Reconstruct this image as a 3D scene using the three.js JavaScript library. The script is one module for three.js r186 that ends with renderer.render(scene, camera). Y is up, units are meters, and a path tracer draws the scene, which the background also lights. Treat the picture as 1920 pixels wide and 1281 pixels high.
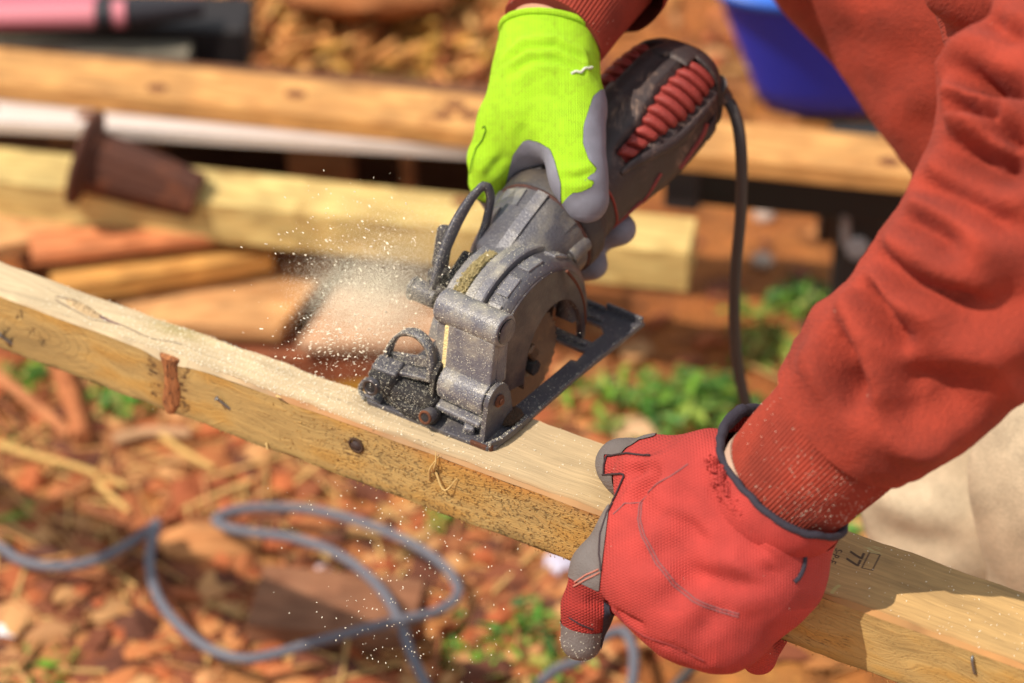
import * as THREE from 'three';
import { mergeGeometries, mergeVertices } from 'three/addons/utils/BufferGeometryUtils.js';
import { RoundedBoxGeometry } from 'three/addons/geometries/RoundedBoxGeometry.js';
import { MeshSurfaceSampler } from 'three/addons/math/MeshSurfaceSampler.js';

// ---------- camera, sky, sun, exposure ----------
const scene = new THREE.Scene();
const V = (x, y, z) => new THREE.Vector3(x, y, z);
const PITCH = 37 * Math.PI / 180, DIST = 1.5, WIDE = 0.58, TARGET = V(0, 0.6, 0);
const CF = V(0, -Math.sin(PITCH), -Math.cos(PITCH)), CR = V(1, 0, 0), CU = V(0, Math.cos(PITCH), -Math.sin(PITCH));
const EYE = TARGET.clone().addScaledVector(CF, -DIST);
const camera = new THREE.PerspectiveCamera(14.7, 1024 / 683, 0.1, 400);
camera.position.copy(EYE); camera.lookAt(TARGET); camera.updateMatrixWorld();
camera.focus = 1.53; camera.userData.fStop = 4.3;

const SUN = V(-0.50, 0.84, 0.17).normalize();
const sun = new THREE.DirectionalLight(new THREE.Color().setRGB(1, 0.90, 0.78), 3.9);
sun.position.copy(SUN).multiplyScalar(6); sun.target.position.set(0, 0.2, -0.3);
sun.castShadow = true; sun.shadow.mapSize.set(2048, 2048);
Object.assign(sun.shadow.camera, { left: -3, right: 3, top: 3, bottom: -3, near: 0.5, far: 14 });
scene.add(sun, sun.target);
{ // clear sky with thin bright haze low down; the sun itself is the lamp above
  const w = 256, h = 128, d = new Float32Array(w * h * 4);
  for (let j = 0; j < h; j++) for (let i = 0; i < w; i++) {
    const el = ((j + 0.5) / h - 0.5) * Math.PI, s = Math.max(0, Math.sin(el)), az = (i + 0.5) / w * 2 * Math.PI;
    const dir = V(Math.cos(el) * Math.cos(az), Math.sin(el), Math.cos(el) * Math.sin(az));
    const g = Math.pow(Math.max(0, dir.dot(SUN)), 6) * 0.25, t = Math.pow(s, 0.5), k = 4 * (j * w + i);
    d[k] = 0.76 * (1 - t) + 0.47 * t + g; d[k + 1] = 0.78 * (1 - t) + 0.54 * t + g; d[k + 2] = 0.76 * (1 - t) + 0.63 * t + g * 0.8; d[k + 3] = 1;
  }
  const sky = new THREE.DataTexture(d, w, h, THREE.RGBAFormat, THREE.FloatType);
  sky.mapping = THREE.EquirectangularReflectionMapping; sky.minFilter = sky.magFilter = THREE.LinearFilter; sky.needsUpdate = true;
  scene.background = sky; scene.environment = sky;
}
const renderer = new THREE.WebGLRenderer({ antialias: true });
renderer.toneMapping = THREE.LinearToneMapping; renderer.toneMappingExposure = 1.32;
renderer.shadowMap.enabled = true;

// ---------- helpers ----------
let seed = 7;
const rnd = () => { seed = (seed + 0x6d2b79f5) | 0; let t = Math.imul(seed ^ (seed >>> 15), 1 | seed); t = (t + Math.imul(t ^ (t >>> 7), 61 | t)) ^ t; return ((t ^ (t >>> 14)) >>> 0) / 4294967296; };
const rr = (a, b) => a + (b - a) * rnd();
const clamp = (x, a, b) => Math.min(b, Math.max(a, x)), mix = (a, b, t) => a + (b - a) * t;
const sstep = (a, b, x) => { const t = clamp((x - a) / (b - a), 0, 1); return t * t * (3 - 2 * t); };
const hash = (x, y, z) => { let h = Math.imul(x, 374761393) ^ Math.imul(y, 668265263) ^ Math.imul(z, 1274126177); h = Math.imul(h ^ (h >>> 13), 1274126177); return ((h ^ (h >>> 16)) >>> 0) / 4294967296; };
function vnoise(x, y, z = 0, per = 0) { // value noise 0..1, periodic in x,y when per > 0
  const i = Math.floor(x), j = Math.floor(y), k = Math.floor(z), fx = x - i, fy = y - j, fz = z - k;
  const u = fx * fx * (3 - 2 * fx), v = fy * fy * (3 - 2 * fy), w = fz * fz * (3 - 2 * fz);
  const H = (a, b, c) => per ? hash(((a % per) + per) % per, ((b % per) + per) % per, c) : hash(a, b, c);
  const L = (c) => mix(mix(H(i, j, c), H(i + 1, j, c), u), mix(H(i, j + 1, c), H(i + 1, j + 1, c), u), v);
  return w ? mix(L(k), L(k + 1), w) : L(k);
}
function fbm(x, y, z, oct = 4, per = 0) { let s = 0, a = 0.5, n = 0; for (let o = 0; o < oct; o++) { s += a * vnoise(x, y, z + o * 17, per); n += a; a *= 0.5; x *= 2; y *= 2; z *= 2; per *= 2; } return s / n; }
// a pixel of the 1920 x 1281 photograph -> the sight line, and points of the place on it
const KX = WIDE / 2 / DIST / 960;
const ray = (x, y) => CF.clone().addScaledVector(CR, (x - 960) * KX).addScaledVector(CU, (640.5 - y) * KX);
const at = (x, y, d) => EYE.clone().addScaledVector(ray(x, y), d);
const onY = (x, y, h) => { const r = ray(x, y); return EYE.clone().addScaledVector(r, (h - EYE.y) / r.y); };
const project = (p) => { const q = p.clone().sub(EYE), z = q.dot(CF); return [960 + q.dot(CR) / z / KX, 640.5 - q.dot(CU) / z / KX, z]; };

const names = {};
const numbered = (n) => { const k = names[n] = (names[n] ?? -1) + 1; return k ? `${n}_${String(k).padStart(3, '0')}` : n; };
function tag(o, label, category, group, kind) { if (label) o.userData.label = label; if (category) o.userData.category = category; if (group) o.userData.group = group; if (kind) o.userData.kind = kind; return o; }
function thing(name, label, category, pos = V(0, 0, 0), turn = 0, group) { const o = new THREE.Group(); o.name = numbered(name); o.position.copy(pos); o.rotation.y = turn; scene.add(o); return tag(o, label, category, group); }
function solid(name, geo, m, parent) { const o = new THREE.Mesh(geo, m); o.name = parent ? name : numbered(name); o.castShadow = o.receiveShadow = true; (parent || scene).add(o); return o; }
const rootOf = (o) => { while (o.parent && o.parent !== scene) o = o.parent; return o; };
function placed(name, geo, m, parent) { const p = rootOf(parent).position; geo.translate(-p.x, -p.y, -p.z); return solid(name, geo, m, parent); } // geometry given in world axes
function whole(name, label, category, geo, m, group) { // one-mesh thing, geometry in world axes: origin at its base
  geo.computeBoundingBox(); const b = geo.boundingBox, c = V((b.min.x + b.max.x) / 2, b.min.y, (b.min.z + b.max.z) / 2); geo.translate(-c.x, -c.y, -c.z);
  const o = solid(name, geo, m); o.position.copy(c); return tag(o, label, category, group);
}
// sRGB 0..255 as seen in full sun -> base colour
const lin = (c) => { c /= 255; return c <= 0.04045 ? c / 12.92 : Math.pow((c + 0.055) / 1.055, 2.4); };
const lit = (r, g, b, k = 1.35) => new THREE.Color().setRGB(Math.min(0.9, lin(r) / k), Math.min(0.9, lin(g) / k), Math.min(0.9, lin(b) / k));
const mat = (color, roughness = 0.8, extra = {}) => new THREE.MeshStandardMaterial({ color, roughness, metalness: 0, ...extra });

function boxUV(geo, k = 1) { // uv in metres from the face's main axis
  const g = geo.index ? geo.toNonIndexed() : geo, p = g.attributes.position, n = g.attributes.normal, uv = new Float32Array(p.count * 2), a = V(), b = V(), c = V();
  for (let i = 0; i < p.count; i += 3) {
    a.fromBufferAttribute(p, i); b.fromBufferAttribute(p, i + 1).sub(a); c.fromBufferAttribute(p, i + 2).sub(a); b.cross(c);
    const x = Math.abs(b.x), y = Math.abs(b.y), z = Math.abs(b.z), ax = x > y && x > z ? 0 : y > z ? 1 : 2;
    for (let q = i; q < i + 3; q++) { const e = [p.getX(q), p.getY(q), p.getZ(q)]; uv[2 * q] = (ax === 0 ? e[2] : e[0]) * k; uv[2 * q + 1] = (ax === 1 ? e[2] : e[1]) * k; }
  }
  g.setAttribute('uv', new THREE.BufferAttribute(uv, 2)); return g;
}
const clean = (g) => { const q = g.index ? g.toNonIndexed() : g; for (const k of Object.keys(q.attributes)) if (!['position', 'normal', 'uv'].includes(k)) q.deleteAttribute(k); return q; };
const merge = (list) => mergeGeometries(list.map(clean));
function loft(rings, closed = true, caps = true, uvf) { // rings: arrays of Vector3
  const n = rings[0].length, m = rings.length, pos = [], uv = [], idx = [], w = closed ? n + 1 : n;
  rings.forEach((r, j) => { for (let i = 0; i < w; i++) { const p = r[i % n]; pos.push(p.x, p.y, p.z); const t = uvf ? uvf(i, j) : [i / n, j / (m - 1)]; uv.push(t[0], t[1]); } });
  for (let j = 0; j < m - 1; j++) for (let i = 0; i < w - 1; i++) { const a = j * w + i, b = a + 1, c = a + w, d = c + 1; idx.push(a, b, d, a, d, c); }
  const g = new THREE.BufferGeometry();
  if (caps && closed) for (const e of [0, m - 1]) {
    const c = rings[e].reduce((s, p) => s.add(p), V()).multiplyScalar(1 / n), k = pos.length / 3; pos.push(c.x, c.y, c.z); uv.push(0, 0);
    for (let i = 0; i < n; i++) { const p = rings[e][i]; pos.push(p.x, p.y, p.z); uv.push(p.x * 8, p.y * 8); }
    for (let i = 0; i < n; i++) { const a = k + 1 + i, b = k + 1 + (i + 1) % n; e ? idx.push(k, a, b) : idx.push(k, b, a); }
  }
  g.setAttribute('position', new THREE.Float32BufferAttribute(pos, 3)); g.setAttribute('uv', new THREE.Float32BufferAttribute(uv, 2)); g.setIndex(idx); g.computeVertexNormals();
  if (closed) { const N = g.attributes.normal; for (let j = 0; j < m; j++) { const a = j * w, b = a + n; const s = V(N.getX(a) + N.getX(b), N.getY(a) + N.getY(b), N.getZ(a) + N.getZ(b)).normalize(); N.setXYZ(a, s.x, s.y, s.z); N.setXYZ(b, s.x, s.y, s.z); } }
  return g;
}
function frames(pts) { // parallel-transported frames along points
  const out = []; let e = null;
  pts.forEach((p, i) => { const t = pts[Math.min(i + 1, pts.length - 1)].clone().sub(pts[Math.max(i - 1, 0)]).normalize(); if (!e) e = Math.abs(t.y) < 0.9 ? V(0, 1, 0).cross(t).normalize() : V(1, 0, 0).cross(t).normalize(); e = e.clone().addScaledVector(t, -e.dot(t)).normalize(); out.push({ p, t, e, f: t.clone().cross(e) }); });
  return out;
}
const curvePts = (pts, n, closed = false) => new THREE.CatmullRomCurve3(pts, closed, 'centripetal').getSpacedPoints(n);
function rope(pts, r, n, seg = 10) { // round cord, uv in metres
  const P = curvePts(pts, n), F = frames(P); let L = 0; const S = P.map((p, i) => L += i ? p.distanceTo(P[i - 1]) : 0);
  return loft(F.map(({ p, e, f }, i) => Array.from({ length: seg }, (_, k) => { const a = k / seg * 2 * Math.PI, q = typeof r === 'function' ? r(i / n) : r; return p.clone().addScaledVector(e, q * Math.cos(a)).addScaledVector(f, q * Math.sin(a)); })), true, true, (i, j) => [i / seg * 2 * Math.PI * (typeof r === 'function' ? r(j / n) : r), S[j]]);
}
const ring3 = (pts, r, n = 120, seg = 10) => new THREE.TubeGeometry(new THREE.CatmullRomCurve3(pts, true), n, r, seg, true);
const cylX = (r, x0, x1, y, z, seg = 32, r2 = r) => { const b = Math.min(0.0012, r * 0.2), g = new THREE.LatheGeometry([[0, 0], [r - b, 0], [r, b], [r2, x1 - x0 - b], [r2 - b, x1 - x0], [0, x1 - x0]].map(([a, c]) => new THREE.Vector2(a, c)), seg); g.rotateZ(-Math.PI / 2); g.translate(x0, y, z); return g; };
const cylDir = (p, d, r, len, seg = 24, r2 = r) => { const b = Math.min(0.0008, r * 0.25), g = new THREE.LatheGeometry([[0, 0], [r - b, 0], [r, b], [r2, len - b], [r2 - b, len], [0, len]].map(([a, c]) => new THREE.Vector2(a, c)), seg); g.applyQuaternion(new THREE.Quaternion().setFromUnitVectors(V(0, 1, 0), d.clone().normalize())); g.translate(p.x, p.y, p.z); return g; };
const rbox = (w, h, d, x, y, z, r = 0.001, rx = 0, ry = 0, rz = 0) => { const g = new RoundedBoxGeometry(w, h, d, 2, Math.min(r, w / 2.1, h / 2.1, d / 2.1)); if (rx) g.rotateX(rx); if (ry) g.rotateY(ry); if (rz) g.rotateZ(rz); g.translate(x, y, z); return g; };
function plate(outline, holes, thick, bevel = 0.0004) { // flat plate in x,z with its top at y = thick
  const s = new THREE.Shape(outline.map(([x, z]) => new THREE.Vector2(x, -z))); for (const h of holes) s.holes.push(new THREE.Path(h.map(([x, z]) => new THREE.Vector2(x, -z))));
  const g = new THREE.ExtrudeGeometry(s, { depth: thick - 2 * bevel, bevelEnabled: true, bevelThickness: bevel, bevelSize: bevel, bevelSegments: 2, curveSegments: 16 }); g.translate(0, 0, bevel); g.rotateX(-Math.PI / 2); return g;
}

// signed-distance bodies meshed by surface nets
const bone = (a, b, ra, rb) => { const d = b.clone().sub(a); return [a.x, a.y, a.z, d.x, d.y, d.z, ra, rb - ra, 1 / Math.max(1e-9, d.lengthSq())]; };
function body(bones, k) {
  return (x, y, z) => {
    let s = 1e9;
    for (const q of bones) {
      const px = x - q[0], py = y - q[1], pz = z - q[2]; let t = (px * q[3] + py * q[4] + pz * q[5]) * q[8]; t = t < 0 ? 0 : t > 1 ? 1 : t;
      const ax = px - q[3] * t, ay = py - q[4] * t, az = pz - q[5] * t, d = Math.sqrt(ax * ax + ay * ay + az * az) - q[6] - q[7] * t;
      const h = k - Math.abs(d - s); s = Math.min(d, s) - (h > 0 ? h * h / (4 * k) : 0);
    }
    return s;
  };
}
function boundsOf(bones, pad) { pad += 0.014; const b = new THREE.Box3(); for (const q of bones) { for (const t of [0, 1]) { const r = q[6] + q[7] * t + pad, c = V(q[0] + q[3] * t, q[1] + q[4] * t, q[2] + q[5] * t); b.expandByPoint(c.clone().addScalar(r)); b.expandByPoint(c.addScalar(-r)); } } return b; }
const gradOf = (f, p, e = 4e-4) => V(f(p.x + e, p.y, p.z) - f(p.x - e, p.y, p.z), f(p.x, p.y + e, p.z) - f(p.x, p.y - e, p.z), f(p.x, p.y, p.z + e) - f(p.x, p.y, p.z - e)).normalize();
function nets(f, box, cell) {
  const nx = Math.ceil((box.max.x - box.min.x) / cell) + 2, ny = Math.ceil((box.max.y - box.min.y) / cell) + 2, nz = Math.ceil((box.max.z - box.min.z) / cell) + 2;
  const F = new Float32Array(nx * ny * nz), id = new Int32Array(nx * ny * nz).fill(-1), I = (i, j, k) => (k * ny + j) * nx + i, pos = [], idx = [];
  for (let k = 0; k < nz; k++) for (let j = 0; j < ny; j++) for (let i = 0; i < nx; i++) F[I(i, j, k)] = f(box.min.x + i * cell, box.min.y + j * cell, box.min.z + k * cell);
  const E = [[0, 1], [2, 3], [4, 5], [6, 7], [0, 2], [1, 3], [4, 6], [5, 7], [0, 4], [1, 5], [2, 6], [3, 7]];
  for (let k = 0; k < nz - 1; k++) for (let j = 0; j < ny - 1; j++) for (let i = 0; i < nx - 1; i++) {
    const c = []; let m = 0; for (let q = 0; q < 8; q++) { const v = F[I(i + (q & 1), j + ((q >> 1) & 1), k + (q >> 2))]; c.push(v); if (v < 0) m |= 1 << q; }
    if (m === 0 || m === 255) continue;
    let x = 0, y = 0, z = 0, n = 0;
    for (const [a, b] of E) { if ((c[a] < 0) === (c[b] < 0)) continue; const t = c[a] / (c[a] - c[b]); x += (a & 1) + t * ((b & 1) - (a & 1)); y += ((a >> 1) & 1) + t * (((b >> 1) & 1) - ((a >> 1) & 1)); z += (a >> 2) + t * ((b >> 2) - (a >> 2)); n++; }
    id[I(i, j, k)] = pos.length / 3; pos.push(box.min.x + (i + x / n) * cell, box.min.y + (j + y / n) * cell, box.min.z + (k + z / n) * cell);
  }
  for (let k = 1; k < nz - 1; k++) for (let j = 1; j < ny - 1; j++) for (let i = 1; i < nx - 1; i++) {
    const s = F[I(i, j, k)] < 0;
    const quad = (o, a, b, c, d) => { if (a < 0 || b < 0 || c < 0 || d < 0) return; s ? idx.push(a, b, c, a, c, d) : idx.push(a, c, b, a, d, c); };
    if (s !== F[I(i + 1, j, k)] < 0) quad(0, id[I(i, j - 1, k - 1)], id[I(i, j, k - 1)], id[I(i, j, k)], id[I(i, j - 1, k)]);
    if (s !== F[I(i, j + 1, k)] < 0) quad(1, id[I(i - 1, j, k - 1)], id[I(i - 1, j, k)], id[I(i, j, k)], id[I(i, j, k - 1)]);
    if (s !== F[I(i, j, k + 1)] < 0) quad(2, id[I(i - 1, j - 1, k)], id[I(i, j - 1, k)], id[I(i, j, k)], id[I(i - 1, j, k)]);
  }
  const g = new THREE.BufferGeometry(), N = new Float32Array(pos.length), p = V();
  for (let i = 0; i < pos.length; i += 3) { p.set(pos[i], pos[i + 1], pos[i + 2]); let n = gradOf(f, p); const d = f(p.x, p.y, p.z); p.addScaledVector(n, -clamp(d, -cell, cell)); pos[i] = p.x; pos[i + 1] = p.y; pos[i + 2] = p.z; N[i] = n.x; N[i + 1] = n.y; N[i + 2] = n.z; }
  g.setAttribute('position', new THREE.Float32BufferAttribute(pos, 3)); g.setAttribute('normal', new THREE.BufferAttribute(N, 3)); g.setIndex(idx); return g;
}
function trace(f, x, y, d0 = 1.2, d1 = 2.2) { const r = ray(x, y), L = r.length(); let d = d0; for (let i = 0; i < 160 && d < d1; i++) { const p = EYE.clone().addScaledVector(r, d), s = f(p.x, p.y, p.z); if (s < 2e-4) return p; d += Math.max(2e-4, s * 0.8) / L; } return null; }
// folds and seams: each is a run of points, raised (+) or pressed in (-) with a soft cross-section
function relief(geo, list, fine) {
  const P = geo.attributes.position, N = geo.attributes.normal, p = V(), ab = V(), ap = V();
  const segs = []; for (const { pts, amp, sig } of list) for (let i = 0; i + 1 < pts.length; i++) segs.push({ a: pts[i], b: pts[i + 1], fold: list.length, amp, sig, key: pts });
  const boxes = list.map(({ pts, sig }) => new THREE.Box3().setFromPoints(pts).expandByScalar(3 * sig));
  for (let i = 0; i < P.count; i++) {
    p.fromBufferAttribute(P, i); let o = fine ? fine(p) : 0;
    list.forEach((f, q) => { if (!boxes[q].containsPoint(p)) return; let best = 1e9; for (let s = 0; s + 1 < f.pts.length; s++) { ab.subVectors(f.pts[s + 1], f.pts[s]); ap.subVectors(p, f.pts[s]); const t = clamp(ap.dot(ab) / ab.lengthSq(), 0, 1), d = ap.addScaledVector(ab, -t).lengthSq(), tt = (s + t) / (f.pts.length - 1), e = d + (f.taper ? 1 : 0) * f.sig * f.sig * 4 * Math.pow(Math.abs(tt - 0.5) * 2, 6); if (e < best) best = e; } o += f.amp * Math.exp(-best / (2 * f.sig * f.sig)); });
    if (o) P.setXYZ(i, p.x + N.getX(i) * o, p.y + N.getY(i) * o, p.z + N.getZ(i) * o);
  }
  geo.computeVertexNormals(); return geo;
}
function split(geo, field) { // cuts a smooth mesh along field = 0; returns [field < 0, field >= 0]
  const g = geo.index ? geo.toNonIndexed() : geo, P = g.attributes.position, N = g.attributes.normal, out = [[[], []], [[], []]], vert = (i) => { const p = V().fromBufferAttribute(P, i); return { p, n: V().fromBufferAttribute(N, i), s: field(p) }; };
  const put = (k, ...v) => { for (const q of v) { out[k][0].push(q.p.x, q.p.y, q.p.z); out[k][1].push(q.n.x, q.n.y, q.n.z); } };
  const cut = (a, b) => { const t = a.s / (a.s - b.s); return { p: a.p.clone().lerp(b.p, t), n: a.n.clone().lerp(b.n, t).normalize(), s: 0 }; };
  for (let i = 0; i < P.count; i += 3) {
    const v = [vert(i), vert(i + 1), vert(i + 2)], neg = v.map((q) => q.s < 0), c = neg[0] + neg[1] + neg[2];
    if (c === 0 || c === 3) { put(c ? 0 : 1, ...v); continue; }
    const odd = c === 1 ? neg.indexOf(true) : neg.indexOf(false), a = v[odd], b = v[(odd + 1) % 3], d = v[(odd + 2) % 3], ab = cut(a, b), ad = cut(a, d), k = c === 1 ? 0 : 1;
    put(k, a, ab, ad); put(1 - k, ab, b, d, ab, d, ad);
  }
  return out.map(([p, n]) => { const q = new THREE.BufferGeometry(); q.setAttribute('position', new THREE.Float32BufferAttribute(p, 3)); q.setAttribute('normal', new THREE.Float32BufferAttribute(n, 3)); return q; });
}
function planarUV(geo, u, v) { const P = geo.attributes.position, a = new Float32Array(P.count * 2), p = V(); for (let i = 0; i < P.count; i++) { p.fromBufferAttribute(P, i); a[2 * i] = p.dot(u); a[2 * i + 1] = p.dot(v); } geo.setAttribute('uv', new THREE.BufferAttribute(a, 2)); return geo; }

// ---------- textures ----------
function canvasTex(w, h, paint, srgb = true, repeat) {
  const c = document.createElement('canvas'); c.width = w; c.height = h; const x = c.getContext('2d'); paint(x, c);
  const t = new THREE.CanvasTexture(c); if (srgb) t.colorSpace = THREE.SRGBColorSpace; t.wrapS = t.wrapT = THREE.RepeatWrapping; if (repeat) t.repeat.set(repeat[0], repeat[1]); return t;
}
function pixelTex(w, h, f, srgb = true, repeat) { return canvasTex(w, h, (x) => { const d = x.createImageData(w, h); for (let j = 0; j < h; j++) for (let i = 0; i < w; i++) { const c = f(i, j), k = 4 * (j * w + i); d.data[k] = c[0]; d.data[k + 1] = c[1]; d.data[k + 2] = c[2]; d.data[k + 3] = 255; } x.putImageData(d, 0, 0); }, srgb, repeat); }
const grey = (v) => [v, v, v];
// worn plastic and metal full of fine sawdust: multiplies the part's own colour; one tile is 9 cm
const dustMap = pixelTex(1024, 1024, (i, j) => { const a = fbm(i / 128, j / 128, 3, 5, 8), b = fbm(i / 16, j / 16, 9, 3, 64), s = hash(i >> 1, j >> 1, 5) > 0.975 - 0.06 * a ? 1 : 0; const d = clamp((a - 0.45) * 2.4, 0, 1) * 0.6 + b * 0.22 + s * 0.25; return [116 + 116 * d, 113 + 104 * d, 120 + 60 * d]; }, true, [11, 11]);
const dustRough = pixelTex(512, 512, (i, j) => grey(120 + 110 * fbm(i / 40, j / 40, 1, 4, 13)), false, [11, 11]);
const grainBump = pixelTex(512, 512, (i, j) => grey(255 * fbm(i / 8, j / 8, 2, 3, 64)), false, [22, 22]);
const scuffMap = pixelTex(1024, 1024, (i, j) => { const a = fbm(i / 90, j / 90, 8, 5, 0), b = fbm((i + j * 0.6) / 14, (j - i * 0.4) / 60, 4, 3), d = clamp((a - 0.48) * 3, 0, 1) * clamp(b * 1.5 - 0.3, 0, 1); return [80 + 130 * d, 74 + 118 * d, 74 + 90 * d]; }, true, [9, 9]);
const knitBump = pixelTex(256, 256, (i, j) => { const u = i / 256 * 16, v = j / 256 * 16; const a = Math.abs(Math.sin(Math.PI * (u + 0.25 * Math.cos(2 * Math.PI * v)))), b = 0.6 + 0.4 * Math.abs(Math.sin(Math.PI * v)); return grey(255 * a * b); }, false, [45, 45]);
const meshBump = pixelTex(256, 256, (i, j) => { const u = i / 256 * 12, v = j / 256 * 12, w = v + 0.5 * (Math.floor(u) & 1); const a = Math.hypot(u - Math.floor(u) - 0.5, (w - Math.floor(w) - 0.5) * 1.1); return grey(255 * clamp(1.1 - 1.7 * a, 0, 1)); }, false, [50, 50]);
const fleeceBump = pixelTex(512, 512, (i, j) => grey(255 * (0.6 * vnoise(i / 3, j / 3, 1) + 0.4 * fbm(i / 14, j / 14, 3, 3))), false, [10, 10]);
const fleeceMap = pixelTex(512, 512, (i, j) => { const a = fbm(i / 64, j / 64, 2, 4, 8), b = vnoise(i / 2.2, j / 2.2, 4), v = 205 + 34 * (a - 0.5) * 2 + 26 * (b - 0.5); return [v, v, v]; }, true, [6, 6]);
const gloveMap = pixelTex(512, 512, (i, j) => { const a = fbm(i / 60, j / 60, 12, 5, 0), s = hash(i >> 1, j >> 1, 8) > 0.994 ? 26 : 0, v = 214 + 50 * (a - 0.5) + s; return [Math.min(255, v + 6), v, v]; }, true, [9, 9]);
const neonMap = pixelTex(512, 512, (i, j) => { const a = fbm(i / 70, j / 70, 31, 4, 0), u = i / 512 * 16, v = j / 512 * 16, k = 0.90 + 0.10 * Math.pow(Math.abs(Math.sin(Math.PI * (u + 0.2 * Math.sin(2 * Math.PI * v)))), 0.7), d = clamp((fbm(i / 46, j / 46, 44, 4) - 0.6) * 3, 0, 1) * 0.12, w = 253 * k * (1 + 0.14 * (a - 0.5)); return [w * (1 - d * 0.5), w * (1 - d * 0.7), w]; }, true, [31, 31]);
const twillBump = pixelTex(256, 256, (i, j) => grey(127 + 120 * Math.sin((i + j) / 256 * 2 * Math.PI * 24)), false, [30, 30]);
// sawn softwood, grain along u
const woodMap = pixelTex(1024, 512, (i, j) => { const w = fbm(i / 256, j / 64, 5, 3) * 5, r = Math.abs(Math.sin((j / 512 * 9 + w) * Math.PI)), f = vnoise(i / 40, j / 2, 7), b = fbm(i / 60, j / 40, 9, 4), v = 188 + 40 * r * 0.7 + 22 * f + 40 * (b - 0.5) * 2; return [Math.min(255, v + 4), v - 2 - 10 * (1 - r), v - 10 - 18 * (1 - r)]; }, true, [2, 4]);
const woodBump = pixelTex(512, 512, (i, j) => grey(255 * (0.6 * vnoise(i / 50, j / 2.5, 2) + 0.4 * fbm(i / 20, j / 12, 6, 3))), false, [3, 6]);

// ---------- the timber being cut ----------
const BT = 0.047, BA = -29.5 * Math.PI / 180, BO = V(-0.3298, 0.5 - BT, -0.1827);   // thickness, turn, near left lower corner
const bx = V(Math.cos(BA), 0, -Math.sin(BA)), bz = V(Math.sin(BA), 0, Math.cos(BA));
const toBeam = (p) => { const q = p.clone().sub(BO); return V(q.dot(bx), q.y, q.dot(bz)); };
const S0 = -0.08, SL = 0.9, beamW = (s) => mix(0.0315, 0.0585, sstep(0.275, 0.34, s)) + 0.0012 * (fbm(s * 14, 3, 1, 3) - 0.5) * 2;
const topPx = (x, y) => { const q = toBeam(onY(x, y, 0.5)); return [q.x, -q.z / beamW(q.x)]; };         // s, share of the width from the near edge
const sidePx = (x, y) => { const r = ray(x, y), n = bz, t = BO.clone().sub(EYE).dot(n) / r.dot(n), q = toBeam(EYE.clone().addScaledVector(r, t)); return [q.x, 1 - q.y / BT]; }; // s, share of the height from the top edge
const BW = 2048, BH = 768, rowTop = 384, rowSide = 384;   // canvas: upper rows top face (far edge first), lower rows near face (top edge first)
const cs = (s) => (s - S0) / SL * BW, topY = (t) => rowTop * (1 - t), sideY = (t) => rowTop + rowSide * t;
const knotS = sidePx(318, 715)[0], nailHole = sidePx(668, 835), barkHole = topPx(150, 577);
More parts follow.
